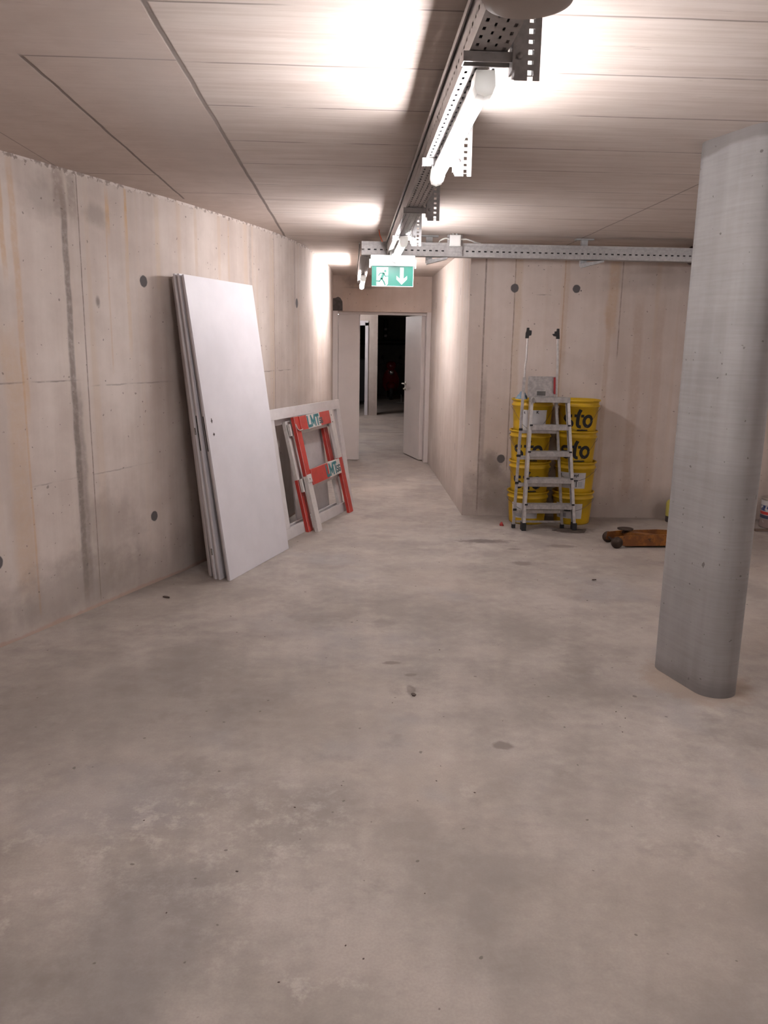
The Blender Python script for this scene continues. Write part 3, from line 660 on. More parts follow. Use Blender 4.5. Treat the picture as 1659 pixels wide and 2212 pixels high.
# ------------------------------------------------------------------ white frames behind the trestle
FM_D = (0.358, 0.933)
def white_frame(off_n, s0, L, HT, lean, rw, th, label, board=False):
    d = Vector((FM_D[0], FM_D[1], 0)).normalized(); n = Vector((d.y, -d.x, 0))
    base = Vector((-0.486, 6.306, 0.001)) + n*off_n + d*s0
    o = empty('timber_casing', None, label, 'frame', None, mtx=plane_mtx(base, d, lean, HT))
    o['category'] = 'door casing'
    MB().box(0, L, HT-rw, HT, -th, 0, bev=0.002).build('top_rail', M_WHITE2, o)
    MB().box(0, L, 0, rw, -th, 0, bev=0.002).build('bottom_rail', M_WHITE2, o)
    MB().box(0, rw, rw, HT-rw, -th, 0, bev=0.002).build('side_post', M_WHITE2, o)
    MB().box(L-rw, L, rw, HT-rw, -th, 0, bev=0.002).build('side_post', M_WHITE2, o)
    return o
f1 = white_frame(0.0, -0.035, 1.51, 1.06, 0.165, 0.088, 0.030, 'white frame leaning on the wall directly behind the red and white trestle')
f2 = white_frame(-0.085, 0.0, 1.42, 0.985, 0.125, 0.075, 0.026, 'white inner frame leaning between the larger white frame and the wall')
bd = empty('white_board', None, 'plain white board leaning on the wall, seen through the red and white trestle', 'board', None, mtx=plane_mtx(Vector((-0.486,6.306,0.001)) + Vector((0.933,-0.358,0))*-0.155 + Vector((0.358,0.933,0))*0.50, FM_D, 0.10, 0.98))
MB().box(0, 0.74, 0, 0.98, -0.012, 0, bev=0.001).build('board_sheet', M_WHITE2, bd)

# ------------------------------------------------------------------ red and white folding trestle
M_RED = plain('red_paint', (0.46, 0.040, 0.030), 0.45, var=0.12, sc=10, dirt=(0.20,0.03,0.025), dirt_amt=0.35)
M_TWHITE = plain('trestle_white', (0.60, 0.56, 0.54), 0.5, var=0.06, sc=10, dirt=(0.36,0.30,0.25), dirt_amt=0.4)
M_TEAL = plain('teal_lettering', (0.012, 0.17, 0.20), 0.45)
M_TEALD = plain('dark_teal_lettering', (0.022, 0.085, 0.105), 0.45)
TD = Vector((0.317, 0.948, 0))
TB = Vector((-0.255, 6.64, 0.001)) + Vector((0.948,-0.317,0))*0.012
T = empty('folding_trestle', None, 'folded red and white wooden trestle leaning inside the white frame', 'trestle', None, mtx=plane_mtx(TB, TD, 0.2205, 0.968))
def leg(s, z1, split, lo, hi, ln, th=0.032, wd=0.098):
    m = MB(); m.box(s-wd/2, s+wd/2, 0, split, z1-th, z1, lo, 0.0015); m.box(s-wd/2, s+wd/2, split, ln, z1-th, z1, hi, 0.0015)
    return m.build('leg', [M_TWHITE, M_RED], T)
leg(0.0, 0.0, 0.485, 0, 1, 0.992); leg(0.843, 0.0, 0.535, 1, 0, 0.985)
leg(-0.03, -0.072, 0.47, 1, 0, 0.968); leg(0.813, -0.072, 0.52, 0, 1, 0.955)
def crossbar(s0, s1, t0, t1, z0, segs, th=0.022):
    m = MB(); a = s0
    for b_, mi in segs: m.box(a, b_, t0, t1, z0, z0+th, mi, 0.001); a = b_
    return m.build('crossbar', [M_TWHITE, M_RED], T)
c1 = crossbar(0.044, 0.80, 0.868, 0.988, -0.012, [(0.20,1),(0.515,0),(0.775,1)]); c2 = crossbar(0.044, 0.80, 0.395, 0.53, -0.012, [(0.46,1),(0.775,0)])
crossbar(-0.074, 0.857, 0.84, 0.94, -0.066, [(0.857,0)]); crossbar(-0.074, 0.857, 0.36, 0.47, -0.066, [(0.857,0)])
GL = {'L': (0.62, [[(0,1),(0,0),(0.62,0)]]), 'M': (0.95, [[(0,0),(0,1),(0.475,0.22),(0.95,1),(0.95,0)]]), 'T': (0.74, [[(0,1),(0.74,1)],[(0.37,1),(0.37,0)]]),
      'S': (0.62, [[(0.62,0.92),(0.45,1),(0.14,1),(0,0.86),(0,0.64),(0.14,0.52),(0.48,0.48),(0.62,0.36),(0.62,0.14),(0.48,0),(0.14,0),(0,0.08)]]),
      'G': (0.66, [[(0.64,0.90),(0.48,1),(0.16,1),(0,0.84),(0,0.16),(0.16,0),(0.50,0),(0.66,0.14),(0.66,0.45),(0.36,0.45)]])}
def lett(parent, s0, t0, txt, h, wk, gap, sw, mat, slant=0.0):
    m = MB(); x = s0
    for ch in txt:
        wd, strokes = GL[ch]
        for st in strokes:
            q = [Vector((x + (a+c*slant)*h*wk, t0+c*h)) for a, c in st]
            for k, (a, c) in enumerate(zip(q, q[1:])):
                t = (c-a).normalized(); n = Vector((-t.y, t.x))*sw/2; e_ = t*sw*0.42
                m.prism([tuple(a-n-e_), tuple(c-n+e_), tuple(c+n+e_), tuple(a+n-e_)], 'z', 0.0100, 0.0108+0.00005*k)
        x += wd*h*wk+gap
    m.build('lettering', mat, parent)
lett(c1, 0.215, 0.888, 'LMT', 0.080, 1.10, 0.029, 0.025, M_TEAL); lett(c1, 0.487, 0.893, 'SG', 0.042, 1.1, 0.016, 0.011, M_TEALD)
lett(c2, 0.405, 0.418, 'LMT', 0.090, 1.00, 0.029, 0.025, M_TEAL); lett(c2, 0.665, 0.421, 'SG', 0.052, 1.1, 0.018, 0.013, M_TEALD)
hk = MB(); hk.tube([(-0.05,0.93,0.004),(-0.03,0.885,0.006),(0.0,0.872,0.008),(0.06,0.876,0.012)], 0.004, 6); hk.build('hinge_hook', M_TWHITE, T)
hk = MB(); hk.box(-0.045, 0.055, 0.425, 0.495, 0.0005, 0.006, bev=0.001); hk.build('latch_plate', M_TWHITE, T)
for s_, t_ in ((0.835,0.94),(0.835,0.875),(0.0,0.455)):
    k = MB(); k.lathe([(0,0.0015),(0.006,0.001),(0.006,-0.002)], (s_, t_, 0.001 if s_ > 0.1 else 0.0065), 10); k.build('screw', M_DARK, T)

# ------------------------------------------------------------------ ladder
M_ALU = plain('aluminium', (0.58, 0.555, 0.54), 0.38, 0.75, var=0.12, sc=25, dirt=(0.30,0.27,0.25), dirt_amt=0.5)
M_ALUD = plain('worn_aluminium', (0.42, 0.395, 0.385), 0.45, 0.6, var=0.18, sc=30, dirt=(0.22,0.20,0.19), dirt_amt=0.5)
M_BLK = plain('black_rubber', (0.018, 0.017, 0.018), 0.6)
LO = Vector((1.74, 6.70, 0))
LD = empty('step_ladder', LO, 'worn aluminium platform step ladder with tall handrails in front of the yellow buckets', 'ladder')
def L_(p): return Vector(p) - LO
def bar(m, a, c, w, d, mi=0):
    """rectangular bar from a to c, w wide across x, d deep"""
    a, c = L_(a), L_(c); t = (c-a).normalized(); ex = (Vector((1,0,0)) - t*t.x).normalized(); ey = t.cross(ex)
    mt = Matrix((ex, ey, t)).transposed().to_4x4(); mt.translation = a
    m.box(-w/2, w/2, -d/2, d/2, 0, (c-a).length, mi, 0.002, mtx=mt)
# front side rails
FL0, FL1, FR0, FR1 = (1.521,6.69,0.035), (1.556,6.79,1.12), (1.967,6.69,0.035), (1.872,6.79,1.12)
for a, c, sg in ((FL0, FL1, 1), (FR0, FR1, -1)):
    m = MB(); bar(m, a, c, 0.026, 0.012); bar(m, (a[0]-sg*0.011, a[1]+0.028, a[2]), (c[0]-sg*0.011, c[1]+0.028, c[2]), 0.004, 0.055); bar(m, (a[0], a[1]+0.055, a[2]), (c[0], c[1]+0.055, c[2]), 0.026, 0.006)
    m.build('front_rail', M_ALU, LD)
    fz = 0.0005 if sg > 0 else 0.0085
    m = MB(); bar(m, (a[0], a[1]+0.026, fz), (a[0], a[1]+0.026, 0.07), 0.038, 0.072); m.build('rubber_foot', M_BLK, LD)
def fx(z, right):
    t = (z-0.035)/1.085; a, c = (FR0, FR1) if right else (FL0, FL1); return a[0]+(c[0]-a[0])*t, a[1]+(c[1]-a[1])*t
for z in (0.232, 0.457, 0.687, 0.914):
    xl, yl = fx(z, False); xr, yr = fx(z, True)
    m = MB(); o0 = L_((0,0,0))
    m.box(xl+0.010-LO.x, xr-0.010-LO.x, yl-0.008-LO.y, yl+0.07-LO.y, z-0.004, z, bev=0.0)
    m.box(xl+0.004-LO.x, xr-0.004-LO.x, yl-0.012-LO.y, yl-0.007-LO.y, z-0.042, z+0.001)
    for k in range(7): m.box(xl+0.012-LO.x, xr-0.012-LO.x, yl+k*0.010-LO.y, yl+k*0.010+0.004-LO.y, z, z+0.0022)
    m.build('step', M_ALUD, LD)
    m = MB(); m.box(xl-0.006-LO.x, xl+0.018-LO.x, yl-0.016-LO.y, yl-0.0105-LO.y, z-0.008, z+0.006); m.build('step_corner', M_BLK, LD); m = MB(); m.box(xr-0.018-LO.x, xr+0.006-LO.x, yr-0.016-LO.y, yr-0.0105-LO.y, z-0.008, z+0.006)
    m.build('step_corner', M_BLK, LD)
# top step
xl, yl = fx(1.12, False); xr, yr = fx(1.12, True)
m = MB(); m.box(xl-0.014-LO.x, xr+0.014-LO.x, yl-0.014-LO.y, yl+0.062-LO.y, 1.105, 1.152, bev=0.004); m.build('top_step', M_ALUD, LD)
m = MB(); m.tube([L_((xl-0.004,yl-0.018,1.09)),L_((xl-0.012,yl-0.02,1.13)),L_((xl+0.004,yl-0.02,1.155)),L_((xl+0.022,yl-0.02,1.14)),L_((xl+0.016,yl-0.018,1.10))], 0.004, 6); m.build('hinge_loop', M_STEEL, LD)
# rear section
RL0, RL1, RR0, RR1 = (1.452,6.800,0.02), (1.497,6.868,1.315), (1.886,6.800,0.02), (1.785,6.868,1.12)
for a, c in ((RL0, RL1), (RR0, RR1)):
    m = MB(); bar(m, a, c, 0.024, 0.020); m.build('rear_rail', M_ALUD, LD)
    m = MB(); bar(m, (a[0], a[1], 0.0005), (a[0], a[1], 0.035), 0.032, 0.030); m.build('rubber_foot', M_BLK, LD)
for z in (0.15, 0.387, 0.625, 0.853):
    t = (z-0.02)/1.295; xa = RL0[0]+(RL1[0]-RL0[0])*t; ya = RL0[1]+(RL1[1]-RL0[1])*t; t2 = (z-0.02)/1.1; xb = RR0[0]+(RR1[0]-RR0[0])*t2
    m = MB(); m.box(xa+0.011-LO.x, xb-0.011-LO.x, ya-0.012-LO.y, ya+0.012-LO.y, z-0.018, z+0.016, bev=0.004); m.build('rear_rung', M_ALU, LD)
    m = MB(); m.box(xa-0.016-LO.x, xa+0.016-LO.x, ya-0.0155-LO.y, ya-0.0105-LO.y, z+0.006, z+0.026); m.build('rung_end_cap', M_BLK, LD)
m = MB(); m.box(1.47-LO.x, 1.876-LO.x, 6.795-LO.y, 6.805-LO.y, 0.05, 0.068); m.build('floor_bar', M_ALUD, LD)
# folded platform plate, red catch, handrails
m = MB(); m.box(1.532-LO.x, 1.768-LO.x, 6.868-LO.y, 6.874-LO.y, 1.14, 1.324, bev=0.002); m.box(1.532-LO.x,1.768-LO.x,6.863-LO.y,6.868-LO.y,1.312,1.324); m.build('platform_plate', M_ALUD, LD)
m = MB(); m.box(1.614-LO.x, 1.689-LO.x, 6.8665-LO.y, 6.8678-LO.y, 1.160, 1.197); m.build('platform_sticker', plain('dark_sticker', (0.10,0.095,0.09), 0.5), LD)
m = MB(); bar(m, (1.764,6.855,1.175), (1.757,6.855,1.318), 0.016, 0.012); m.build('red_catch', plain('red_plastic', (0.28,0.02,0.025), 0.4), LD)
m = MB(); m.tube([L_(p) for p in ((1.497,6.868,1.31),(1.499,6.869,1.42),(1.506,6.87,1.46),(1.506,6.871,1.66))], 0.0085, 10); m.build('handrail', M_ALU, LD)
m = MB(); m.tube([L_(p) for p in ((1.788,6.868,1.11),(1.782,6.869,1.42),(1.768,6.871,1.655))], 0.0085, 10); m.build('handrail', M_ALU, LD); m = MB(); m.tube([L_(p) for p in ((1.776,6.862,1.16),(1.772,6.864,1.45),(1.762,6.866,1.655))], 0.005, 8); m.build('inner_rod', M_ALU, LD)
for sx, x0, zb in ((1, 1.506, 1.642), (-1, 1.766, 1.640)):
    m = MB(); pr = [(-0.016,0),(0.010,0),(0.012,0.02),(0.030,0.025),(0.033,0.045),(0.032,0.065),(0.012,0.068),(0.011,0.088),(-0.006,0.088),(-0.009,0.06),(-0.014,0.045)]
    if sx < 0: pr = [(-a, c) for a, c in ((-0.016,0),(0.010,0),(0.012,0.02),(0.034,0.024),(0.046,0.040),(0.026,0.045),(0.026,0.062),(0.010,0.065),(0.008,0.086),(-0.009,0.086),(-0.012,0.045))]
    m.prism([(x0+a-LO.x, zb+c) for a, c in pr], 'y', 6.858-LO.y, 6.884-LO.y); m.build('rail_cap', M_BLK, LD)

# ------------------------------------------------------------------ yellow buckets
M_YEL = plain('yellow_plastic', (0.56, 0.345, 0.012), 0.42, var=0.06, sc=6, dirt=(0.42,0.26,0.03), dirt_amt=0.4)
M_INK = plain('black_print', (0.012, 0.011, 0.012), 0.5)
M_LAB = plain('paper_label', (0.55, 0.53, 0.53), 0.55, var=0.05, sc=14)
M_LABG = plain('grey_print', (0.28, 0.28, 0.30), 0.55)
BH, BSP = 0.296, 0.275
PROF = [(0.0,0.004),(0.150,0.0),(0.159,0.008),(0.162,0.05),(0.1745,0.232),(0.184,0.236),(0.184,0.246),(0.175,0.250),(0.175,0.278),(0.188,0.282),(0.190,0.292),(0.185,0.2965),(0.176,0.294),(0.170,0.25),(0.155,0.012),(0.0,0.010)]
def brad(z):
    return 0.162+(0.1745-0.162)*(z-0.05)/0.182
def surf(a, z, off=0.0012):
    """point on the front of a bucket; a = arc distance from its front line (towards -y)"""
    r = brad(z)+off; th = a/0.165
    return Vector((r*math.sin(th), -r*math.cos(th), z))
def ribbon(m, pts, wd, off=0.0016, closed=False):
    pts = [Vector(p) for p in pts]; n = len(pts); L, Rr = [], []
    for i, p in enumerate(pts):
        if closed: a, c = pts[(i-1) % n], pts[(i+1) % n]
        else: a, c = pts[max(i-1,0)], pts[min(i+1,n-1)]
        t = (c-a).normalized(); nn = Vector((-t.y, t.x))*wd/2; L.append(p+nn); Rr.append(p-nn)
    rng = range(n if closed else n-1)
    for i in rng:
        j = (i+1) % n
        m._add([surf(q.x, q.y, off) for q in (L[i], Rr[i], Rr[j], L[j])], [(0,1,2,3)])
def arc2(cx, cz, rx, rz, a0, a1, n=14): return [(cx+rx*math.cos(math.radians(a0+(a1-a0)*k/n)), cz+rz*math.sin(math.radians(a0+(a1-a0)*k/n))) for k in range(n+1)]
def logo(m, dx, z0):
    K = 1.17; w_ = 0.0285
    def T(ps): return [(dx+a*K, z0+c*K) for a, c in ps]
    ribbon(m, T(arc2(0.076, 0.038, 0.032, 0.038, 0, 360, 28)[:-1]), w_, closed=True)                        # o
    ribbon(m, T([(-0.085,0.076),(-0.02,0.078),(0.03,0.077),(0.078,0.077)]), w_*0.85)                          # bar through t into o
    ribbon(m, T([(0.016,0.124),(0.005,0.10),(-0.001,0.07),(-0.003,0.03)]+arc2(0.018, 0.018, 0.021, 0.022, 170, 285, 6)), w_)   # t
    ribbon(m, T([(-0.045,0.076)]+arc2(-0.080, 0.057, 0.023, 0.020, 90, 250, 8)+arc2(-0.068, 0.018, 0.026, 0.022, 70, -150, 10)), w_*0.9)   # s
def patch(m, a0, a1, z0, z1, off=0.0012, n=10):
    rows = [[surf(a0+(a1-a0)*i/n, z, off) for i in range(n+1)] for z in (z0, (z0+z1)/2, z1)]; m.grid(rows)
def bucket(x, y, z, label, kind, bail='low', rot=0.0, dx=0.0):
    o = empty('bucket', (x, y, z), label, 'bucket', None); o.rotation_euler = (0, 0, rot)
    MB().lathe(PROF, (0,0,0), 48).build('bucket_body', M_YEL, o)
    if kind == 'logo':
        m = MB(); logo(m, dx, 0.068); m.build('printed_logo', M_INK, o, recalc=False)
    if kind in ('label', 'torn', 'wide'):
        lab = MB()
        ax = {'label': (-0.155, 0.095, 0.062, 0.205), 'torn': (-0.15, 0.09, 0.06, 0.198), 'wide': (-0.09, 0.125, 0.03, 0.205)}[kind]
        patch(lab, *ax); lo_ = lab.build('paper_label', M_LAB, o)
        wrap = lambda a0, z0: (lambda p: surf(a0+p.x, z0+p.y, 0.0022))
        if kind == 'label':
            text_mesh('lettering', 'St', 0.036, M_INK, lo_, extrude=0, fn=wrap(-0.132, 0.184), bold=0.0006); text_mesh('lettering', 'xyl', 0.036, M_INK, lo_, extrude=0, fn=wrap(0.012, 0.182), bold=0.0006)
            k = MB(); patch(k, 0.030, 0.068, 0.075, 0.125, 0.002); k.build('print_block', plain('pale_print', (0.40,0.41,0.42), 0.5), lo_)
            k = MB(); patch(k, 0.012, 0.019, 0.075, 0.125, 0.002, 2); k.build('barcode', M_INK, lo_)
        if kind == 'torn':
            k = MB(); patch(k, -0.12, -0.05, 0.07, 0.11, 0.002); k.build('print_block', M_LABG, lo_)
        if kind == 'wide':
            text_mesh('lettering', 'K', 0.034, M_INK, lo_, extrude=0, fn=wrap(0.037, 0.186), bold=0.001); text_mesh('lettering', 't', 0.036, M_INK, lo_, extrude=0, fn=wrap(-0.072, 0.182), bold=0.001)
    zg = 0.034 if bail == 'low' else 0.135
    pts = []
    for k in range(25):
        th = -math.pi/2 + math.pi*k/24; s_ = abs(math.sin(th))
        zz = zg + (0.225-zg)*(s_**2.2); r = max(brad(max(zz, 0.05))+0.006, 0.160)
        if zz > 0.21: r = 0.187
        pts.append((r*math.sin(th), -r*math.cos(th), zz))
    MB().tube(pts, 0.0017, 6).build('wire_bail', plain('bail_wire', (0.16,0.14,0.12), 0.4, 0.6), o)
    a0 = 0.04 if bail == 'low' else -0.02
    m = MB(); m.tube([surf(dx+a0-0.045+0.09*k/6, zg, 0.008) for k in range(7)], 0.0055, 8); m.build('bail_grip', M_BLK, o)
    return o
BL, BR, BYY = (1.628, 7.075), (2.045, 7.075), 0
GR = 'yellow buckets stacked against the back wall'
rx = [0.0, 0.004, -0.003, 0.002]
bk = [
 (BL, 3, 'top yellow bucket of the left stack, grey label and blue cloth, behind the ladder', 'wide', 'low', 0.0),
 (BL, 2, 'second yellow bucket from the top of the left stack, black logo behind the ladder', 'logo', 'low', -0.02),
 (BL, 1, 'third yellow bucket from the top of the left stack, behind the ladder', 'logo', 'low', -0.03),
 (BL, 0, 'bottom yellow bucket of the left stack, standing on the floor behind the ladder', 'torn', 'high', 0.03),
 (BR, 3, 'top yellow bucket of the right stack with its large black logo clear of the ladder', 'logo', 'low', 0.0),
 (BR, 2, 'second yellow bucket from the top of the right stack, large black logo', 'logo', 'low', 0.0),
 (BR, 1, 'third yellow bucket from the top of the right stack, white paper label and wire handle', 'label', 'high', 0.0),
 (BR, 0, 'bottom yellow bucket of the right stack, torn white label, on the floor', 'label2', 'high', 0.0)]
for (c, i, lb, kd, bl, dx) in bk:
    o = bucket(c[0]+rx[i], c[1]-rx[i], 0.001+i*BSP, lb, 'torn' if kd == 'label2' else kd, bl, rot=-0.19+rx[i]*6 if c is BL else -0.28+rx[i]*4, dx=dx)
    o['group'] = GR
# blue cloth on the left stack
def rag(name, c, r, h, mat, label, cat, seed=0, sq=(1,1)):
    m = MB(); rows = []
    for i in range(9):
        ph = math.pi/2*i/8; row = []
        for k in range(25):
            th = 2*math.pi*k/24; q = mnoise.noise(Vector((math.cos(th)*1.4+seed, math.sin(th)*1.4, ph*1.3)))
            rr = r*math.sin(ph)*(1+0.45*q); zz = h*max(0.0, math.cos(ph))*(1+0.6*mnoise.noise(Vector((math.cos(th)*2, math.sin(th)*2+seed, ph*3))))
            row.append((c[0]+rr*math.cos(th)*sq[0], c[1]+rr*math.sin(th)*sq[1], c[2]+max(zz, 0.0)))
        rows.append(row)
    m.grid(rows); o = m.build(name, mat, weld=True); return tag(o, label, cat)
rag('cloth', (1.512, 7.00, 0.001+3*BSP+0.2955), 0.05, 0.055, plain('blue_grey_cloth', (0.22,0.30,0.38), 0.9, var=0.2, sc=30), 'crumpled blue grey cloth on the rim of the left bucket stack', 'cloth', 3)
rag('floor_rag', (1.945, 6.70, 0.0005), 0.115, 0.006, plain('oily_brown_felt', (0.075,0.055,0.045), 0.9, var=0.3, sc=20), 'dark brown rag under the right foot of the ladder', 'rag', 5, (1.25, 0.75))
rag('plastic_scrap', (1.362, 6.885, 0.0005), 0.018, 0.028, plain('red_scrap', (0.42,0.04,0.035), 0.5), 'tiny red scrap on the floor left of the ladder', 'scrap', 9)

# ------------------------------------------------------------------ trolley jack
M_RUST = NB('rusty_orange', 0.6, 0.1); _b = M_RUST; _v = _b.obj()
_c = _b.ramp2(_b.noise(_v, 9, 6, 0.7), 0.35, 0.62, (0.34, 0.13, 0.022), (0.17, 0.06, 0.018)); _c = _b.mix(_b.ss(_b.noise(_v, 22, 5, 0.7), 0.55, 0.68), _c, (0.035, 0.02, 0.014)); _b.color(_c); M_RUST = _b.mat
M_IRON = plain('oily_iron', (0.055, 0.036, 0.028), 0.5, 0.5, var=0.3, sc=25)
jm = Matrix.Translation((2.125, 6.19, 0)) @ Matrix.Rotation(math.radians(1.5), 4, 'Z')
JK = empty('trolley_jack', None, 'rusty orange trolley jack on the floor, half hidden by the pillar', 'car jack', None, mtx=jm)
for sy in (-0.088, 0.088):
    m = MB(); m.prism([(-0.01,0.028),(0.0,0.092),(0.10,0.102),(0.42,0.112),(0.62,0.10),(0.66,0.05),(0.60,0.02),(0.10,0.016)], 'y', sy-0.006, sy+0.006); m.build('side_plate', M_RUST, JK)
m = MB(); m.box(0.08, 0.62, -0.080, 0.080, 0.03, 0.05); m.build('cross_plate', M_IRON, JK)
for sy in (-0.115, 0.090):
    m = MB(); m.lathe([(0,0),(0.022,0),(0.024,0.003),(0.042,0.003),(0.046,0.008),(0.046,0.027),(0.042,0.031),(0,0.031)], (0.015, sy-0.004, 0.0463), 28, axis='y'); m.build('front_wheel', M_IRON, JK)
m = MB(); m.tube([(0.015,-0.10,0.046),(0.015,0.10,0.046)], 0.010, 10); m.build('wheel_axle', M_IRON, JK)
m = MB(); m.prism([(0.09,0.10),(0.13,0.118),(0.45,0.075),(0.45,0.05),(0.13,0.085)], 'y', -0.045, 0.045); m.build('lift_arm', M_RUST, JK)
m = MB(); m.lathe([(0,0.102),(0.022,0.102),(0.022,0.122),(0.03,0.126),(0.062,0.134),(0.064,0.141),(0.05,0.144),(0.03,0.140),(0,0.140)], (0.115, 0.0, 0), 28); m.build('saddle', M_IRON, JK)
for sy in (-0.06, 0.06):
    m = MB(); m.lathe([(0,-0.012),(0.034,-0.012),(0.036,-0.008),(0.036,0.008),(0.034,0.012),(0,0.012)], (0.64, sy, 0.0365), 20, axis='y')
    m.build('rear_wheel', M_IRON, JK)
m = MB(); m.tube([(0.60,0,0.08),(0.68,0,0.16),(0.72,0,0.20)], 0.018, 10); m.build('handle_socket', M_IRON, JK)

# things peeking past the pillar ------------------------------------------------
o = empty('canister', (2.998, 7.10, 0), 'small yellow canister with a dark base beyond the left side of the pillar', 'canister')
MB().lathe([(0,0.0),(0.055,0.0),(0.058,0.006),(0.058,0.055),(0,0.055)], (0,0,0.001), 24).build('base', plain('brown_black_base', (0.05,0.035,0.03), 0.5), o)
MB().lathe([(0.058,0.055),(0.060,0.06),(0.062,0.17),(0.052,0.195),(0.03,0.21),(0.02,0.215),(0.02,0.235),(0,0.235)], (0,0,0.001), 24).build('canister_body', plain('pale_yellow_plastic', (0.55,0.47,0.11), 0.45), o)
PC = empty('paint_can', (3.865, 6.90, 0), 'white, blue and red printed can at the right edge beyond the pillar', 'can')
b = NB('can_print', 0.4); x, y, z = b.sep(b.obj()); n = b.noise(b.obj(), 26, 4, 0.7)
c = b.mix(b.band(z, 0.155, 0.205, 0.004), (0.55,0.53,0.53), (0.03,0.05,0.16)); c = b.mix(b.mul(b.ss(n, 0.5, 0.58), b.band(z, 0.15, 0.25, 0.01)), c, (0.55,0.53,0.52)); c = b.mix(b.band(z, 0.122, 0.150, 0.003), c, (0.50,0.045,0.04)); c = b.mix(b.band(z, 0.085, 0.118, 0.003), c, (0.055,0.06,0.10)); c = b.mix(b.band(z, -0.1, 0.083, 0.003), c, (0.30,0.22,0.21)); c = b.mix(b.mul(b.ss(n, 0.56, 0.62), b.band(z, -0.1, 0.08, 0.01)), c, (0.5,0.46,0.46)); b.color(c)
MB().lathe([(0,0.0),(0.122,0.0),(0.125,0.006),(0.125,0.252),(0.121,0.26),(0,0.26)], (0,0,0.001), 40).build('can_body', b.mat, PC)
MB().lathe([(0.126,0.250),(0.130,0.256),(0.130,0.268),(0.118,0.272),(0.112,0.264),(0,0.264)], (0,0,0.001), 40).build('can_lid', M_STEEL, PC)
text_mesh('lettering', '10', 0.05, plain('can_blue', (0.02,0.03,0.12),0.4), PC, extrude=0, bold=0.002, fn=lambda p: Vector((0.1262*math.sin((p.x-0.075)/0.125), -0.1262*math.cos((p.x-0.075)/0.125), 0.186+p.y)))
tag(MB().box(3.60, 4.6, 6.715, 6.755, 0.0008, 0.018, bev=0.002).build('batten', plain('brown_batten', (0.16,0.11,0.085), 0.7)), 'thin brown wooden batten on the floor in front of the printed can', 'batten')

# debris --------------------------------------------------------------------------
def chip(c, L, wd, h, ang, mat, label, nm='splinter', cat='splinter'):
    m = MB(Matrix.Translation((c[0], c[1], 0.0006)) @ Matrix.Rotation(ang, 4, 'Z')); m.prism([(-L/2,-wd*0.3),(-L*0.1,-wd/2),(L/2,-wd*0.1),(L*0.42,wd*0.3),(0,wd/2),(-L*0.4,wd*0.35)], 'z', 0, h)
    tag(m.build(nm, mat), label, cat)
M_CHIP = plain('dark_wood_chip', (0.085,0.06,0.05), 0.8)
chip((-1.136,4.792), 0.05, 0.018, 0.008, -0.5, M_CHIP, 'dark wood splinter on the floor beside the left wall, in front of the doors')
chip((0.300,3.37), 0.020, 0.034, 0.004, 0.3, M_CHIP, 'dark dirt crumb in the middle of the floor left of the pillar', 'dirt_clod', 'dirt')
chip((1.69,5.20), 0.032, 0.012, 0.006, 0.1, M_CHIP, 'small dark chip on the floor in front of the trolley jack', 'wood_chip', 'chip')
db = MB(); random.seed(3)
for k in range(60):
    yy = 1.1 + 6.0*random.random()**1.3; xx = random.uniform(-1.0, 1.0)*(0.35+yy*0.26)+0.15
    if xx > 1.35 and yy > 3.0 and yy < 3.95: continue
    if xx < -0.45-0.0 and yy > 4.4: continue
    if yy > 6.2 and (xx < 0.1 or xx > 1.2): continue
    q = random.uniform(0.0015, 0.004); mt = Matrix.Translation((xx, yy, 0.0005)) @ Matrix.Rotation(random.random()*6, 4, 'Z')
    db.prism([(-q,-q*0.4),(q*0.6,-q*0.6),(q,q*0.3),(-q*0.5,q*0.6)], 'z', 0, q*0.5, mtx=mt)
o = db.build('floor_grit', M_CHIP); o['kind'] = 'stuff'; tag(o, 'scattered dark grit and crumbs over the concrete floor', 'grit')

# ------------------------------------------------------------------ beyond the door: scooter and pipes
M_SRED = plain('scooter_red', (0.12, 0.006, 0.009), 0.25, var=0.05); M_CHROME = plain('chrome', (0.7,0.7,0.7), 0.15, 1.0)
SC = empty('motor_scooter', (1.20, 23.6, 0), 'dark red motor scooter parked in the dark room beyond the door', 'scooter')
m = MB(); m.lathe([(0.16,-0.045),(0.215,-0.05),(0.235,-0.03),(0.235,0.03),(0.215,0.05),(0.16,0.045)], (0,0,0.236), 28, axis='x'); m.build('front_wheel', M_BLK, SC)
def loft(secs, seg=20):
    rows = []
    for (z, hw, hd, y) in secs: rows.append([(hw*math.cos(2*math.pi*k/seg), y+hd*math.sin(2*math.pi*k/seg), z) for k in range(seg+1)])
    return rows
m = MB(); m.grid(loft([(0.28,0.05,0.10,-0.02),(0.34,0.13,0.20,0.0),(0.46,0.15,0.22,0.0),(0.52,0.08,0.12,0.02)])); m.build('front_fender', M_SRED, SC)
m = MB(); m.grid(loft([(0.26,0.17,0.05,0.22),(0.40,0.24,0.07,0.20),(0.60,0.25,0.08,0.16),(0.78,0.20,0.08,0.12),(0.88,0.12,0.06,0.10)])); m.build('leg_shield', M_SRED, SC)
m = MB(); m.grid(loft([(0.85,0.05,0.05,0.06),(0.92,0.13,0.10,0.06),(1.02,0.16,0.12,0.07),(1.10,0.12,0.09,0.10),(1.13,0.03,0.03,0.11)])); m.build('handlebar_cowl', M_SRED, SC)
m = MB(); m.lathe([(0,-0.03),(0.055,-0.03),(0.065,-0.02),(0.065,0.02),(0,0.02)], (0,-0.03,0.80), 24, axis='y'); m.build('headlight', M_CHROME, SC)
m = MB(); m.tube([(-0.33,0.12,1.04),(-0.1,0.09,1.05),(0.1,0.09,1.05),(0.33,0.12,1.04)], 0.018, 8); m.build('handlebar', M_BLK, SC)
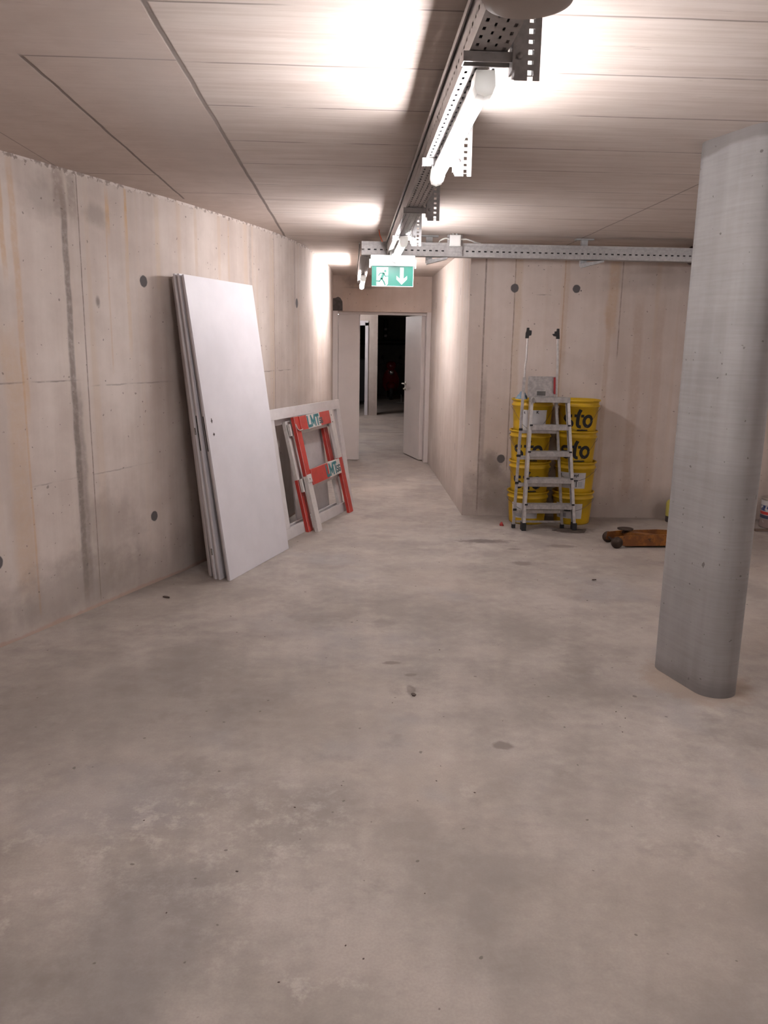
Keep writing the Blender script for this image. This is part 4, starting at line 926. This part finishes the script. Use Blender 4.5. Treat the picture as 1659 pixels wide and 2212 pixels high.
for sx in (-1, 1):
    m = MB(); m.tube([(sx*0.20,0.1,1.06),(sx*0.24,0.1,1.20)], 0.006, 6); m.lathe([(0,-0.01),(0.05,-0.01),(0.055,0.01),(0,0.02)], (sx*0.26,0.1,1.24), 16, axis='y'); m.build('mirror', M_BLK, SC)
m = MB(); m.grid(loft([(0.25,0.16,0.45,0.85),(0.5,0.21,0.52,0.9),(0.72,0.17,0.48,0.9),(0.80,0.12,0.40,0.9),(0.82,0.02,0.1,0.9)])); m.build('rear_body', M_SRED, SC)
m = MB(); m.lathe([(0.14,-0.05),(0.215,-0.055),(0.235,-0.03),(0.235,0.03),(0.215,0.055),(0.14,0.05)], (0,1.15,0.236), 28, axis='x'); m.build('rear_wheel', M_BLK, SC)
M_DPIPE = plain('black_pipe', (0.022,0.016,0.016), 0.5)
tag(MB().tube([(-4.0,25.6,1.66),(2.0,25.6,1.68),(5.0,25.6,1.69)], 0.09, 14).build('wall_pipe', M_DPIPE), 'dark horizontal pipe along the end wall beyond the door', 'pipe')
VP = empty('down_pipe', (1.10, 25.55, 1.75), 'dark vertical pipe with two pale rings in the room beyond the door', 'pipe')
MB().tube([(0,0,0.0),(0,0,0.62)], 0.075, 14).build('pipe_run', M_DPIPE, VP)
for z in (0.12, 0.32): MB().box(-0.04, 0.04, -0.085, -0.075, z-0.035, z+0.035, bev=0.004).build('pipe_clip', M_WHITE, VP)
BKS = empty('wheel_rack', (1.55, 22.3, 0), 'low pale metal wheel rack on the floor beside the scooter', 'rack')
MB().tube([(-0.25,0,0.02),(0.4,0,0.02)], 0.012, 8).build('base_bar', M_STEEL, BKS)
for x0 in (-0.10, 0.06): MB().tube([(x0,0,0.02),(x0-0.012,0,0.25),(x0+0.03,0,0.02)] if 0 else [(x0-0.02,0,0.02),(x0-0.03,0,0.24)], 0.009, 8).build('wheel_hoop', M_STEEL, BKS)
CB = empty('dark_cabinet', (-0.05, 22.0, 0), 'black covered machine standing in the dark behind the left door leaf', 'machine')
MB().box(-0.55, 0.50, -0.4, 0.4, 0.05, 1.22, bev=0.05).build('cover', plain('black_cover', (0.012,0.012,0.016), 0.6), CB)
for xx in (-0.45, 0.4):
    for yy in (-0.3, 0.3): MB().box(xx-0.03, xx+0.03, yy-0.03, yy+0.03, 0.0005, 0.06).build('foot', M_BLK, CB)
